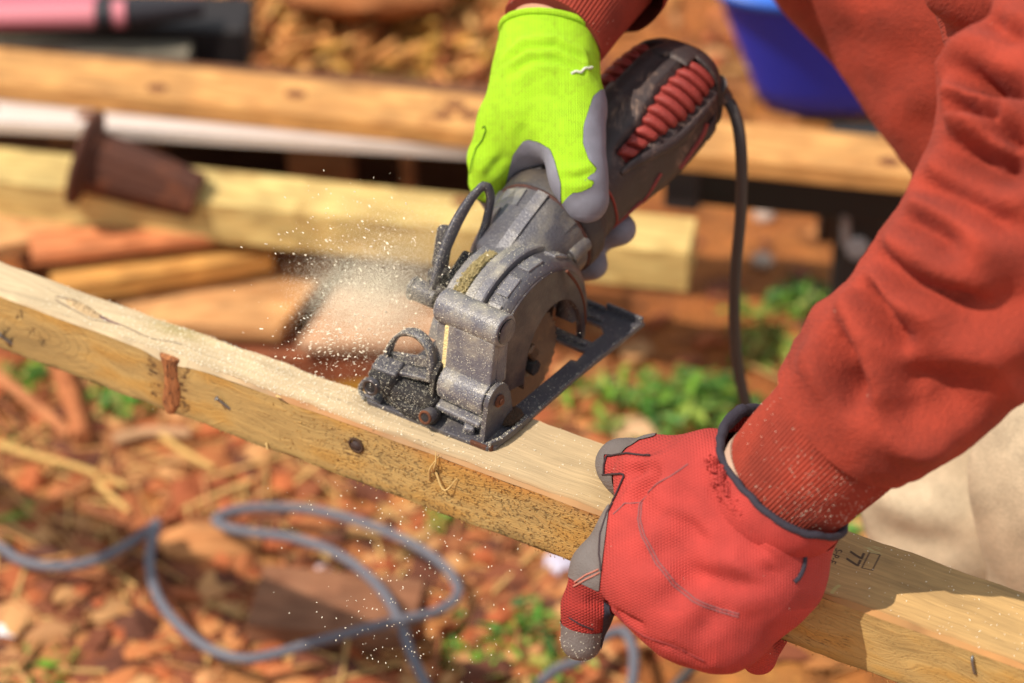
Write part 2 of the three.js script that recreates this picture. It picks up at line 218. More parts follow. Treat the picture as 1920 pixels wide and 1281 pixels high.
function paintBeam(x, bump) {
  const d = x.createImageData(BW, BH);
  for (let j = 0; j < BH; j++) for (let i = 0; i < BW; i++) {
    const s = S0 + (i + 0.5) / BW * SL, k = 4 * (j * BW + i); let c, h;
    if (j < rowTop) {
      const t = 1 - (j + 0.5) / rowTop, y = t * beamW(s);
      const bend = fbm(s * 5, y * 20, 3, 3) * 0.02 + 0.01 * Math.exp(-Math.pow((s - barkHole[0]) / 0.05, 2)) * (y > 0.016 ? 1 : -1);
      const grain = fbm(s * 7, (y + bend) * 620, 4, 3), fine = vnoise(s * 90, y * 2600, 5), big = fbm(s * 22, y * 70, 6, 4);
      const edge = Math.exp(-y / 0.0022) * sstep(0.14, 0.24, s) * (0.4 + 0.6 * fbm(s * 40, y * 300, 2, 3)), warm = sstep(0.28, 0.62, s), dirt = clamp((fbm(s * 30, y * 90, 14, 4) - 0.56) * 4, 0, 1);
      const v = 0.88 + 0.16 * grain + 0.07 * (fine - 0.5) + 0.16 * (big - 0.5) - 0.10 * dirt;
      c = [mix(mix(240, 230, warm), 196, edge) * v, mix(mix(212, 186, warm), 122, edge) * v, mix(mix(168, 120, warm), 62, edge) * v];
      const green = Math.exp(-Math.pow((s - topPx(335, 620)[0]) / 0.02, 2)) * sstep(0.45, 0.75, t) * (0.5 + vnoise(s * 900, y * 900, 3)); c = [mix(c[0], 178, 0.6 * green), mix(c[1], 156, 0.6 * green), mix(c[2], 92, 0.6 * green)];
      h = 0.5 + 0.18 * grain + 0.2 * (fine - 0.5) + 0.3 * (big - 0.5);
    } else {
      const t = (j - rowTop + 0.5) / rowSide, y = t * BT;
      const rough = sstep(0.2, 0.33, s) * (1 - sstep(0.5, 0.6, s)), big = fbm(s * 24, y * 60, 26, 4), wave = fbm(s * 26 + 3, y * 60, 22, 3);
      const torn = fbm(s * 700 + wave * 9, y * 520, 8, 3), pit = clamp((torn - 0.62 + 0.05 * rough + 0.10 * (wave - 0.5)) * 7, 0, 1) * (0.25 + 0.75 * rough) , grain = vnoise(s * 60, y * 1900 + 40 * wave, 11);
      const arc = Math.abs(Math.sin((Math.hypot(s - 0.02, (y - 0.02) * 2.2) * 120 + 2 * wave) * Math.PI)) < 0.14 && s < 0.07 ? 0.18 : 0;
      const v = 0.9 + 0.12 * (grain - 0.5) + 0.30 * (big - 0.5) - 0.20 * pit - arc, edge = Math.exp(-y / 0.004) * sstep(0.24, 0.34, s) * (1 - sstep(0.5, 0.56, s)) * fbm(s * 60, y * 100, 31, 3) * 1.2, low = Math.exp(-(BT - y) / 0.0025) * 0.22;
      const knot = Math.exp(-Math.pow((s - knotS) / 0.011, 2)) * 0.45 * (0.5 + fbm(s * 300, y * 200, 41, 3));
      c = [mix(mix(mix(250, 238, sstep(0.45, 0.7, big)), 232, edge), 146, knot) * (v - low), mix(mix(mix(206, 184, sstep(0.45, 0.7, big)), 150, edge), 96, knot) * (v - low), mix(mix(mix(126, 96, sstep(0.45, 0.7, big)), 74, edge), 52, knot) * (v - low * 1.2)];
      h = 0.55 + 0.2 * (grain - 0.5) + 0.5 * (big - 0.5) - 0.5 * pit + 0.25 * rough * (torn - 0.5);
    }
    if (bump) c = grey(255 * clamp(h, 0, 1));
    d.data[k] = clamp(c[0], 0, 255); d.data[k + 1] = clamp(c[1], 0, 255); d.data[k + 2] = clamp(c[2], 0, 255); d.data[k + 3] = 255;
  }
  x.putImageData(d, 0, 0);
  const line = (pts, w, col) => { x.strokeStyle = col; x.lineWidth = w; x.lineCap = 'round'; x.beginPath(); pts.forEach(([a, b], i) => i ? x.lineTo(a, b) : x.moveTo(a, b)); x.stroke(); };
  const T = (px, py) => { const [s, t] = topPx(px, py); return [cs(s), topY(t)]; }, Q = (px, py) => { const [s, t] = sidePx(px, py); return [cs(s), sideY(t)]; };
  // the long resin crack behind the bark pocket
  line([[108, 556], [140, 562], [172, 580], [206, 602], [238, 616], [262, 629], [300, 641], [332, 649]].map((p) => T(...p)), 7, bump ? '#000' : 'rgba(72,38,40,0.85)');
  line([[105, 562], [130, 580], [168, 599], [205, 606]].map((p) => T(...p)), 5, bump ? '#000' : 'rgba(88,58,52,0.7)');
  line([[180, 590], [206, 603], [216, 607]].map((p) => T(...p)), 20, bump ? '#222' : 'rgba(98,50,66,0.7)');
  if (!bump) {
    // grade stamp, printed across the board
    x.save(); const [s, t] = topPx(1570, 1040); x.translate(cs(s), topY(t)); x.scale(BW / SL, rowTop / 0.0585); x.rotate(Math.PI * 0.47); x.fillStyle = 'rgba(70,50,40,0.78)'; x.strokeStyle = 'rgba(70,50,40,0.7)';
    x.textAlign = 'center'; x.scale(0.0002, 0.0002); x.font = 'bold 60px sans-serif'; x.fillText('77', -10, -30); x.font = 'bold 30px sans-serif'; x.fillText('S-P-F', 5, 12); x.fillText('KD\u00b7DRY', 8, 52); x.lineWidth = 4; x.strokeRect(-50, -112, 74, 30); x.restore();
    for (let q = 0; q < 26; q++) { const a = rr(0.40, 0.70), b = rr(0.1, 0.95); line([[cs(a), topY(b)], [cs(a + rr(0.004, 0.02)), topY(b + rr(-0.02, 0.02))]], rr(1, 2.5), `rgba(120,90,70,${rr(0.1, 0.35)})`); }
    line([[1560, 1112], [1567, 1102], [1575, 1096]].map((p) => T(...p)), 5, 'rgba(232,220,140,0.8)'); 
    for (let q = 0; q < 12; q++) { const [a, b] = T(1620 + rr(0, 30), 1020 + rr(0, 14)); line([[a, b], [a + rr(3, 14), b + rr(-3, 3)]], 3, 'rgba(232,220,150,0.7)'); }
    for (let q = 0; q < 40; q++) { const [a, b] = Q(1500 + rr(0, 90), 1190 + rr(0, 25)); line([[a, b], [a + rr(2, 9), b]], rr(1, 3), 'rgba(60,45,30,0.5)'); }
  }
  // torn fibres and small holes of the rough face
  for (let q = 0; q < 420; q++) { const s = 0.22 + 0.34 * Math.sqrt(rnd()), t = rr(0.12, 0.98), a = cs(s), b = sideY(t), l = rr(2, 8), c = rnd() > 0.6; line([[a, b], [a + l * rr(-1, 1), b + l * rr(-0.6, 1.4)]], rr(1, 3.6), bump ? (c ? '#fff' : '#000') : c ? `rgba(214,182,112,${rr(0.3, 0.8)})` : `rgba(84,54,20,${rr(0.3, 0.8)})`); }
  const blot = (px, py, rx, ry, col, side = true) => { const [a, b] = side ? Q(px, py) : T(px, py); x.fillStyle = col; x.beginPath(); x.ellipse(a, b, rx, ry, 0, 0, 7); x.fill(); };
  for (const [px, py] of [[285, 668], [284, 690], [290, 730], [345, 690], [343, 722], [350, 770], [340, 755]]) for (let q = 0; q < 9; q++) blot(px + rr(-7, 7), py + rr(-12, 12), rr(2, 5), rr(4, 12), bump ? '#1a1a1a' : `rgba(74,44,18,${rr(0.25, 0.6)})`);
  for (let q = 0; q < 26; q++) blot(668 + rr(-26, 26), 842 + rr(-22, 22), rr(2, 6), rr(3, 8), bump ? '#222' : `rgba(70,44,22,${rr(0.2, 0.5)})`);
  for (const [px, py] of [[36, 586], [12, 620], [18, 640], [60, 618], [80, 640]]) for (let q = 0; q < 5; q++) line([Q(px + rr(-8, 8), py + rr(-10, 10)), Q(px + rr(-8, 8), py + rr(-6, 14))], rr(2, 4), bump ? '#333' : 'rgba(66,48,26,0.5)');
}
const beamMap = canvasTex(BW, BH, (x) => paintBeam(x, false)), beamBump = canvasTex(BW, BH, (x) => paintBeam(x, true), false);
beamMap.wrapS = beamBump.wrapS = THREE.MirroredRepeatWrapping; beamMap.wrapT = beamBump.wrapT = THREE.ClampToEdgeWrapping;
const beamMat = mat(lit(255, 255, 255, 1.66), 0.85, { map: beamMap, bumpMap: beamBump, bumpScale: 0.0011 });
const beam = thing('timber_beam', 'long rough-sawn pale timber beam crossing the photo, gripped by the red glove and cut by the saw', 'timber beam', BO, BA);
{
  const pos = [], uv = [], idx = [], ns = 520, x0 = -0.55, x1 = 1.45;
  const strips = (s) => { const w = beamW(s), e = (a, b) => 0.0013 * (fbm(s * 55, a, b, 3) - 0.5) * 2, c = 0.0015 + 0.0012 * fbm(s * 40, 2, 8, 2); // rough arrises
    const wane = 0.004 * Math.exp(-Math.pow((s - knotS) / 0.014, 2)) * (0.5 + fbm(s * 120, 1, 4, 2));
    const A = [BT - c - wane, 0], B = [BT, -c - wane * 0.6 + e(1, 2)], C = [BT, -w + c + e(4, 3)], D = [BT - c, -w], E2 = [c, -w], F = [0, -w + c], G = [0, -c], H = [c + e(7, 3), 0];
    return [[H, A, 1, 0, 10, true], [A, B, 0, 0, 2, false], [B, C, 0.03, 0.97, 12, false], [C, D, 0.97, 1, 2, false], [D, E2, 0, 1, 4, true], [E2, F, 1, 1, 1, true], [F, G, 0, 1, 4, true], [G, H, 1, 1, 1, true]];
  };
  strips(0).forEach((_, q) => {
    const n = strips(0)[q][4], base = pos.length / 3;
    for (let i = 0; i <= ns; i++) { const s = x0 + (x1 - x0) * i / ns, [a, b, t0, t1, , side] = strips(s)[q]; for (let j = 0; j <= n; j++) { const t = j / n, f = 0.0005 * (fbm(s * 60, mix(a[0], b[0], t) * 90, mix(a[1], b[1], t) * 90, 3) - 0.5) * 2; pos.push(s, mix(a[0], b[0], t) + (q === 2 ? f : 0), mix(a[1], b[1], t) + (q === 0 ? f * 1.6 : 0)); const tt = q === 1 ? 0.015 : mix(t0, t1, t), row = (side ? sideY(clamp(tt, 0.005, 0.995)) : topY(clamp(tt, 0.005, 0.995))) / BH; uv.push((s - S0) / SL, 1 - row); } }
    for (let i = 0; i < ns; i++) for (let j = 0; j < n; j++) { const a = base + i * (n + 1) + j, b = a + 1, c = a + n + 1, d = c + 1; idx.push(a, c, b, b, c, d); }
  });
  for (const [s, sg] of [[x0, 1], [x1, -1]]) { const r = strips(s).map(([a]) => a), k = pos.length / 3; for (const [y, z] of r) { pos.push(s, y, z); uv.push(0.1 + z, 0.2 + y * 3); } for (let i = 1; i < r.length - 1; i++) sg > 0 ? idx.push(k, k + i + 1, k + i) : idx.push(k, k + i, k + i + 1); }
  const g = new THREE.BufferGeometry(); g.setAttribute('position', new THREE.Float32BufferAttribute(pos, 3)); g.setAttribute('uv', new THREE.Float32BufferAttribute(uv, 2)); g.setIndex(idx); g.computeVertexNormals();
  solid('plank_body', g, beamMat, beam);
  const bl = (s, t, out = 0) => V(s, BT * (1 - t), out), bt = (s, t, up = 0) => V(s, BT + up, -t * beamW(s));
  // bark plug let into the near face, bark pocket on the top
  const barkTex = pixelTex(256, 256, (i, j) => { const a = fbm(i / 14, j / 70, 3, 4), b = Math.abs(fbm(i / 10, j / 60, 7, 3) - 0.5) < 0.03 ? 0.55 : 1; return [(150 + 90 * a) * b, (100 + 60 * a) * b, (62 + 36 * a) * b]; }, true, [30, 20]);
  const barkBump = pixelTex(256, 256, (i, j) => grey(255 * (Math.abs(fbm(i / 10, j / 60, 7, 3) - 0.5) < 0.03 ? 0 : fbm(i / 14, j / 70, 3, 4))), false, [30, 20]);
  const bark = mat(lit(236, 222, 205), 0.9, { map: barkTex, bumpMap: barkBump, bumpScale: 0.0015 });
  { const rings = []; for (let i = 0; i <= 14; i++) { const t = 0.03 + 0.95 * i / 14, w = 0.0068 * (0.85 + 0.4 * fbm(t * 4, 1, 3, 2)) * (1 - 0.5 * sstep(0.85, 1, t)), cx = knotS + 0.0022 * Math.sin(t * 4) - 0.001 * t; rings.push(Array.from({ length: 14 }, (_, k) => { const a = k / 14 * 2 * Math.PI; return V(cx + w * Math.cos(a), BT * (1 - t), -0.0012 + (0.0024 + 0.0012 * vnoise(k * 1.3, i * 0.9, 2)) * Math.max(-0.6, Math.sin(a))); })); }
    solid('bark_knot', boxUV(loft(rings)), bark, beam); }
  { const [s, t] = barkHole, c = bt(s, t); const g2 = new THREE.SphereGeometry(1, 28, 14); g2.scale(0.0155, 0.0017, 0.0036); const P = g2.attributes.position; for (let i = 0; i < P.count; i++) { const f = 0.75 + 0.5 * fbm(P.getX(i) * 400, P.getZ(i) * 500, 3, 3); P.setXYZ(i, P.getX(i) * (0.9 + 0.1 * f), P.getY(i) * f, P.getZ(i) * f); } g2.rotateY(-0.16); g2.translate(c.x + 0.002, c.y, c.z); g2.computeVertexNormals(); solid('bark_pocket', boxUV(g2), mat(lit(214, 180, 134), 0.95, { bumpMap: barkBump, bumpScale: 0.002 }), beam); }
  { const c = bl(...nailHole, -0.001), g2 = new THREE.SphereGeometry(0.0042, 20, 12); const P = g2.attributes.position; for (let i = 0; i < P.count; i++) { const f = 0.8 + 0.5 * vnoise(P.getX(i) * 900, P.getY(i) * 900, P.getZ(i) * 900); P.setXYZ(i, P.getX(i) * f, P.getY(i) * f, P.getZ(i) * 0.5 * f); } g2.translate(c.x, c.y, c.z); g2.computeVertexNormals(); solid('dark_knot', boxUV(g2), mat(lit(150, 128, 122), 0.6, { map: dustMap }), beam); 
    const rim = []; for (let k = 0; k < 14; k++) { const a = k / 14 * 2 * Math.PI; rim.push(V(c.x + 0.0046 * Math.cos(a), c.y + 0.0048 * Math.sin(a), 0.0002)); } solid('knot_rim', ring3(rim, 0.0009, 60, 6), mat(lit(78, 54, 34), 0.9), beam); }
  const steel = mat(lit(150, 150, 150), 0.35, { metalness: 0.7 }), nail = (p, d, len, r) => { const n = cylDir(p, d, r, len, 12, r * 0.85); return merge([n, cylDir(p.clone().addScaledVector(d.clone().normalize(), len - 0.0006), d, r * 1.8, 0.0009, 14)]); };
  { const p = bl(...sidePx(431, 768), -0.0005), q = bl(...sidePx(411, 741), 0.0035); solid('nail', nail(p, q.clone().sub(p), p.distanceTo(q), 0.0010), steel, beam); }
  { const p = bl(...sidePx(22, 646), -0.0005), q = bl(...sidePx(5, 622), 0.004); solid('nail', nail(p, q.clone().sub(p), p.distanceTo(q), 0.0012), steel, beam); }
  { const a = bl(...sidePx(1824, 1232), 0.0008), b = bl(...sidePx(1830, 1262), 0.0008), o = V(0, 0, 0.001); solid('staple', rope([a.clone().addScaledVector(o, -4), a, a.clone().lerp(b, 0.5).add(o), b, b.clone().addScaledVector(o, -4)], 0.0008, 24, 8), steel, beam); }
  for (const run of [[[812, 884], [822, 862], [818, 846]], [[806, 898], [812, 872], [826, 852]], [[818, 884], [838, 914], [858, 896]], [[500, 830], [507, 838]], [[520, 742], [533, 741]]]) solid('splinter', rope(run.map(([a, b], i) => bl(...sidePx(a, b), i === 1 ? 0.0032 : 0.0006)), (t) => 0.0009 * (1 - 0.75 * t), 14, 6), mat(lit(226, 190, 122), 0.9), beam);
  { const fib = []; const R = new THREE.TetrahedronGeometry(1); for (let i = 0; i < 520; i++) { const s = rr(0.21, 0.56), q = R.clone(); q.scale(rr(0.0002, 0.0005), rr(0.0006, 0.0022), rr(0.0002, 0.0007)); q.rotateZ(rr(-1.4, 1.4)); q.rotateX(rr(-0.7, 0.7)); q.translate(s, rr(0.0005, BT * 0.9), 0.0003); fib.push(q); }
    for (let i = 0; i < 300; i++) { const s = rr(0.0, 0.75), q = R.clone(); q.scale(rr(0.0003, 0.0008), rr(0.0004, 0.0016), rr(0.0003, 0.0006)); q.rotateZ(rr(-0.8, 0.8)); q.translate(s, rr(-0.0006, 0.0008), -rr(0, 0.004)); fib.push(q); }
    tag(solid('wood_fibres', boxUV(merge(fib)), mat(lit(196, 152, 84), 0.95), beam), null, null, null, 'stuff'); }
}

// ---------- the compact circular saw; its own axes: x to the right along the plate's front edge, z towards the front ----------
const SO = V(-0.0143, 0.5, -0.0241), SA = -36 * Math.PI / 180;
const sx = V(Math.cos(SA), 0, -Math.sin(SA)), sz = V(Math.sin(SA), 0, Math.cos(SA));
const fromSaw = (p) => SO.clone().addScaledVector(sx, p.x).addScaledVector(sz, p.z).add(V(0, p.y, 0));
const toSaw = (p) => { const q = p.clone().sub(SO); return V(q.dot(sx), q.y, q.dot(sz)); };
const saw = thing('circular_saw', 'compact dark grey circular saw with black and red motor body, cutting the timber beam', 'circular saw', SO, SA);
const darkMetal = mat(lit(176, 176, 184), 0.55, { map: dustMap, roughnessMap: dustRough, bumpMap: grainBump, bumpScale: 0.0003, metalness: 0 });
const alloy = mat(lit(226, 228, 236), 0.5, { map: dustMap, roughnessMap: dustRough, bumpMap: grainBump, bumpScale: 0.0003, metalness: 0 });
const sideMetal = mat(lit(132, 120, 128), 0.6, { map: dustMap, roughnessMap: dustRough, bumpMap: grainBump, bumpScale: 0.00012 });
const blackPlastic = mat(lit(128, 122, 122), 0.6, { map: dustMap, bumpMap: grainBump, bumpScale: 0.0002 });
const rubber = mat(lit(206, 184, 182), 0.55, { map: scuffMap, bumpMap: grainBump, bumpScale: 0.0003 });
const redRubber = mat(lit(200, 76, 66), 0.6, { map: fleeceMap, bumpMap: grainBump, bumpScale: 0.0003 });
const steelM = mat(lit(205, 200, 196), 0.35, { map: dustMap, metalness: 0.75 });
const rust = mat(lit(196, 120, 74), 0.85, { map: dustMap });
const grime = mat(lit(104, 100, 98), 0.9, { map: dustMap, bumpMap: grainBump, bumpScale: 0.0008 });
const tan = mat(lit(250, 226, 160, 1.1), 0.95, { bumpMap: grainBump, bumpScale: 0.001 });
const PY = 0.0032;
// base plate with its windows, turned-up edges and bent tail
{
  const out = [[-0.088, 0.0045], [-0.086, 0.0065], [-0.03, 0.003], [-0.0005, 0.0005], [0.003, -0.003], [0.0035, -0.03], [0.003, -0.09], [0.0045, -0.125], [0.0058, -0.158], [-0.02, -0.157], [-0.023, -0.152], [-0.05, -0.152], [-0.085, -0.15], [-0.09, -0.10]];
  const win = [[-0.062, -0.036], [-0.062, -0.112], [-0.0062, -0.112], [-0.0052, -0.1], [-0.0088, -0.099], [-0.0095, -0.036]], win2 = [[-0.056, -0.1215], [-0.056, -0.14], [-0.014, -0.14], [-0.0075, -0.134], [-0.0082, -0.1215]];
  const base = solid('base_plate', boxUV(plate(out, [win.slice().reverse(), win2.slice().reverse()], PY, 0.0006)), darkMetal, saw);
  const lip = (pts, h, t) => merge(pts.slice(1).map((b, i) => { const a = pts[i], dx = b[0] - a[0], dz = b[1] - a[1], l = Math.hypot(dx, dz); return rbox(l + t * 0.8, h, t, (a[0] + b[0]) / 2, PY + h / 2 - 0.0012, (a[1] + b[1]) / 2, 0.0008, 0, -Math.atan2(dz, dx)); }));
  solid('turned_edge', boxUV(merge([lip([[0.0008, -0.001], [0.0034, -0.008], [0.0045, -0.02], [0.0042, -0.034]], 0.0048, 0.0024), lip([[0.0042, -0.034], [0.0034, -0.075], [0.0036, -0.11], [0.0058, -0.157]], 0.0022, 0.0016)])), darkMetal, base);
  solid('rear_edge', boxUV(merge([lip([[0.0052, -0.1565], [-0.02, -0.1562]], 0.006, 0.0026), lip([[-0.0215, -0.1535], [-0.05, -0.1535], [-0.084, -0.151]], 0.0046, 0.0026), rbox(0.045, 0.003, 0.004, -0.032, PY + 0.0012, -0.1165, 0.001), rbox(0.040, 0.0026, 0.004, -0.035, PY + 0.001, -0.144, 0.001)])), darkMetal, base);
  solid('rusty_corner', boxUV(merge([rbox(0.012, 0.0036, 0.0022, -0.0065, 0.0018, 0.0006, 0.0009, 0, 0.08), rbox(0.003, 0.005, 0.0022, 0.0012, 0.0024, -0.0012, 0.001, 0, 0.9)])), rust, base);
}
const HUB = V(-0.026, 0.025, -0.0742), BHUB = V(-0.026, 0.0105, -0.0715);
// a sector of a drum about the hub, from section points [x, r]
function drum(sec, a0, a1, n = 72, round = 0) { const rings = []; for (let i = 0; i <= n; i++) { const a = mix(a0, a1, i / n); rings.push(sec.map(([x, r]) => { const q = r + round * Math.sin(a * 10) * 0; return V(x, HUB.y + q * Math.sin(a), HUB.z + q * Math.cos(a)); })); } return loft(rings, true, true); }
const A0 = -0.42, A1 = 3.42;
{
  const crease = (g) => { const q = g.toNonIndexed(); q.computeVertexNormals(); return boxUV(q); };
  const N = 26; // cast body: facets show
  const guard = solid('blade_guard', boxUV(drum([[-0.0315, 0.040], [-0.0315, 0.0555], [-0.0300, 0.0572], [-0.0205, 0.0572], [-0.0165, 0.0525], [-0.0160, 0.0505], [-0.0165, 0.0445], [-0.0185, 0.0440], [-0.0185, 0.040]], -0.22, 3.30, 60)), darkMetal, saw);
  solid('guard_rib', crease(drum([[-0.0395, 0.05], [-0.0395, 0.0598], [-0.0385, 0.0606], [-0.0330, 0.0606], [-0.0320, 0.0598], [-0.0320, 0.05]], 0.55, 2.9, 44)), alloy, guard);
  solid('guard_rib', crease(drum([[-0.0465, 0.05], [-0.0465, 0.0572], [-0.0402, 0.0572], [-0.0402, 0.05]], 0.55, 2.9, 44)), alloy, guard);
  solid('guard_shoulder', crease(drum([[-0.062, 0.035], [-0.0635, 0.0515], [-0.062, 0.0535], [-0.0475, 0.0540], [-0.0475, 0.035]], 0.35, 2.7, 30)), alloy, guard);
  for (const [a, w] of [[0.86, 0.035], [1.22, 0.035], [1.62, 0.05], [2.1, 0.05]]) { const p = V(-0.0245, HUB.y + 0.0572 * Math.sin(a), HUB.z + 0.0572 * Math.cos(a)); const g = new RoundedBoxGeometry(0.0086, 0.0018, 0.015, 2, 0.0006); g.rotateX(Math.PI / 2 - a + Math.PI); g.translate(p.x, p.y, p.z); solid('guard_pad', boxUV(g), alloy, guard); }
  solid('guard_inner', boxUV(drum([[-0.0415, 0.003], [-0.0415, 0.05], [-0.0395, 0.05], [-0.0395, 0.003]], -0.42, 3.62, 48)), mat(lit(84, 58, 46), 0.9, { map: dustMap }), guard);
  { const c = [HUB.z, HUB.y], sh = new THREE.Shape(); const a0 = Math.PI - 3.5, R = 0.0505; sh.moveTo(c[0] + 0.030, 0.0115); sh.lineTo(c[0] + 0.0490, 0.0125); for (let i = 0; i <= 60; i++) { const a = mix(-0.22, 3.36, i / 60); sh.lineTo(c[0] + R * Math.cos(a), c[1] + R * Math.sin(a)); } sh.lineTo(c[0] - 0.0485, 0.004); for (let i = 0; i <= 40; i++) { const a = mix(Math.PI, 0, i / 40); sh.lineTo(c[0] - 0.0145 + 0.0312 * Math.cos(a), 0.004 + 0.0455 * Math.pow(Math.sin(a), 0.9)); } sh.lineTo(c[0] + 0.0175, 0.0085); sh.closePath();
    const g = new THREE.ExtrudeGeometry(sh, { depth: 0.0030, bevelEnabled: true, bevelSize: 0.0006, bevelThickness: 0.0006, bevelSegments: 2 }); g.rotateY(-Math.PI / 2); g.scale(-1, 1, 1); g.translate(-0.0186, 0, 0); const q = g.index ? g.toNonIndexed() : g, P = q.attributes.position; for (let i = 0; i < P.count; i += 3) { const t = [P.getX(i + 1), P.getY(i + 1), P.getZ(i + 1)]; P.setXYZ(i + 1, P.getX(i + 2), P.getY(i + 2), P.getZ(i + 2)); P.setXYZ(i + 2, ...t); } q.computeVertexNormals(); solid('guard_face', boxUV(q), sideMetal, guard); }
  // thin dark splinter hanging over the opening
  solid('twig', rope([V(-0.0125, HUB.y + 0.045, HUB.z - 0.024), V(-0.0095, HUB.y + 0.032, HUB.z - 0.031), V(-0.0085, HUB.y + 0.016, HUB.z - 0.037), V(-0.0085, HUB.y - 0.003, HUB.z - 0.040)], (t) => 0.0011 * (1 - 0.5 * t), 24, 7), mat(lit(104, 54, 32), 0.8), saw);
  // blade
  const sh = new THREE.Shape(), T = 36, R = 0.0355; for (let i = 0; i < T; i++) { const a = i / T * 2 * Math.PI, st = 2 * Math.PI / T; const P = (r, b) => [r * Math.cos(b), r * Math.sin(b)]; i ? sh.lineTo(...P(R, a)) : sh.moveTo(...P(R, a)); sh.lineTo(...P(R - 0.0008, a + st * 0.12)); sh.lineTo(...P(R - 0.0020, a + st * 0.3)); sh.lineTo(...P(R - 0.0010, a + st * 0.7)); } sh.closePath();
  const g = new THREE.ExtrudeGeometry(sh, { depth: 0.0013, bevelEnabled: false, curveSegments: 8 }); g.rotateY(Math.PI / 2); g.translate(HUB.x - 0.0006, BHUB.y, BHUB.z);
  const blade = solid('saw_blade', boxUV(g), mat(lit(226, 186, 148), 0.55, { map: dustMap, metalness: 0.1 }), saw);
  solid('flange_washer', boxUV(cylX(0.0085, HUB.x + 0.0008, HUB.x + 0.0052, BHUB.y, BHUB.z, 32)), steelM, blade);
  const hex = new THREE.CylinderGeometry(0.0050, 0.0050, 0.006, 6); hex.rotateZ(Math.PI / 2); hex.translate(HUB.x + 0.007, BHUB.y, BHUB.z); solid('blade_bolt', boxUV(hex), grime, blade);
  solid('hub_lug', boxUV(rbox(0.004, 0.012, 0.008, HUB.x + 0.0065, BHUB.y + 0.010, BHUB.z - 0.001, 0.002, 0.5)), mat(lit(214, 176, 140), 0.4, { map: dustMap, metalness: 0.4 }), blade);
}
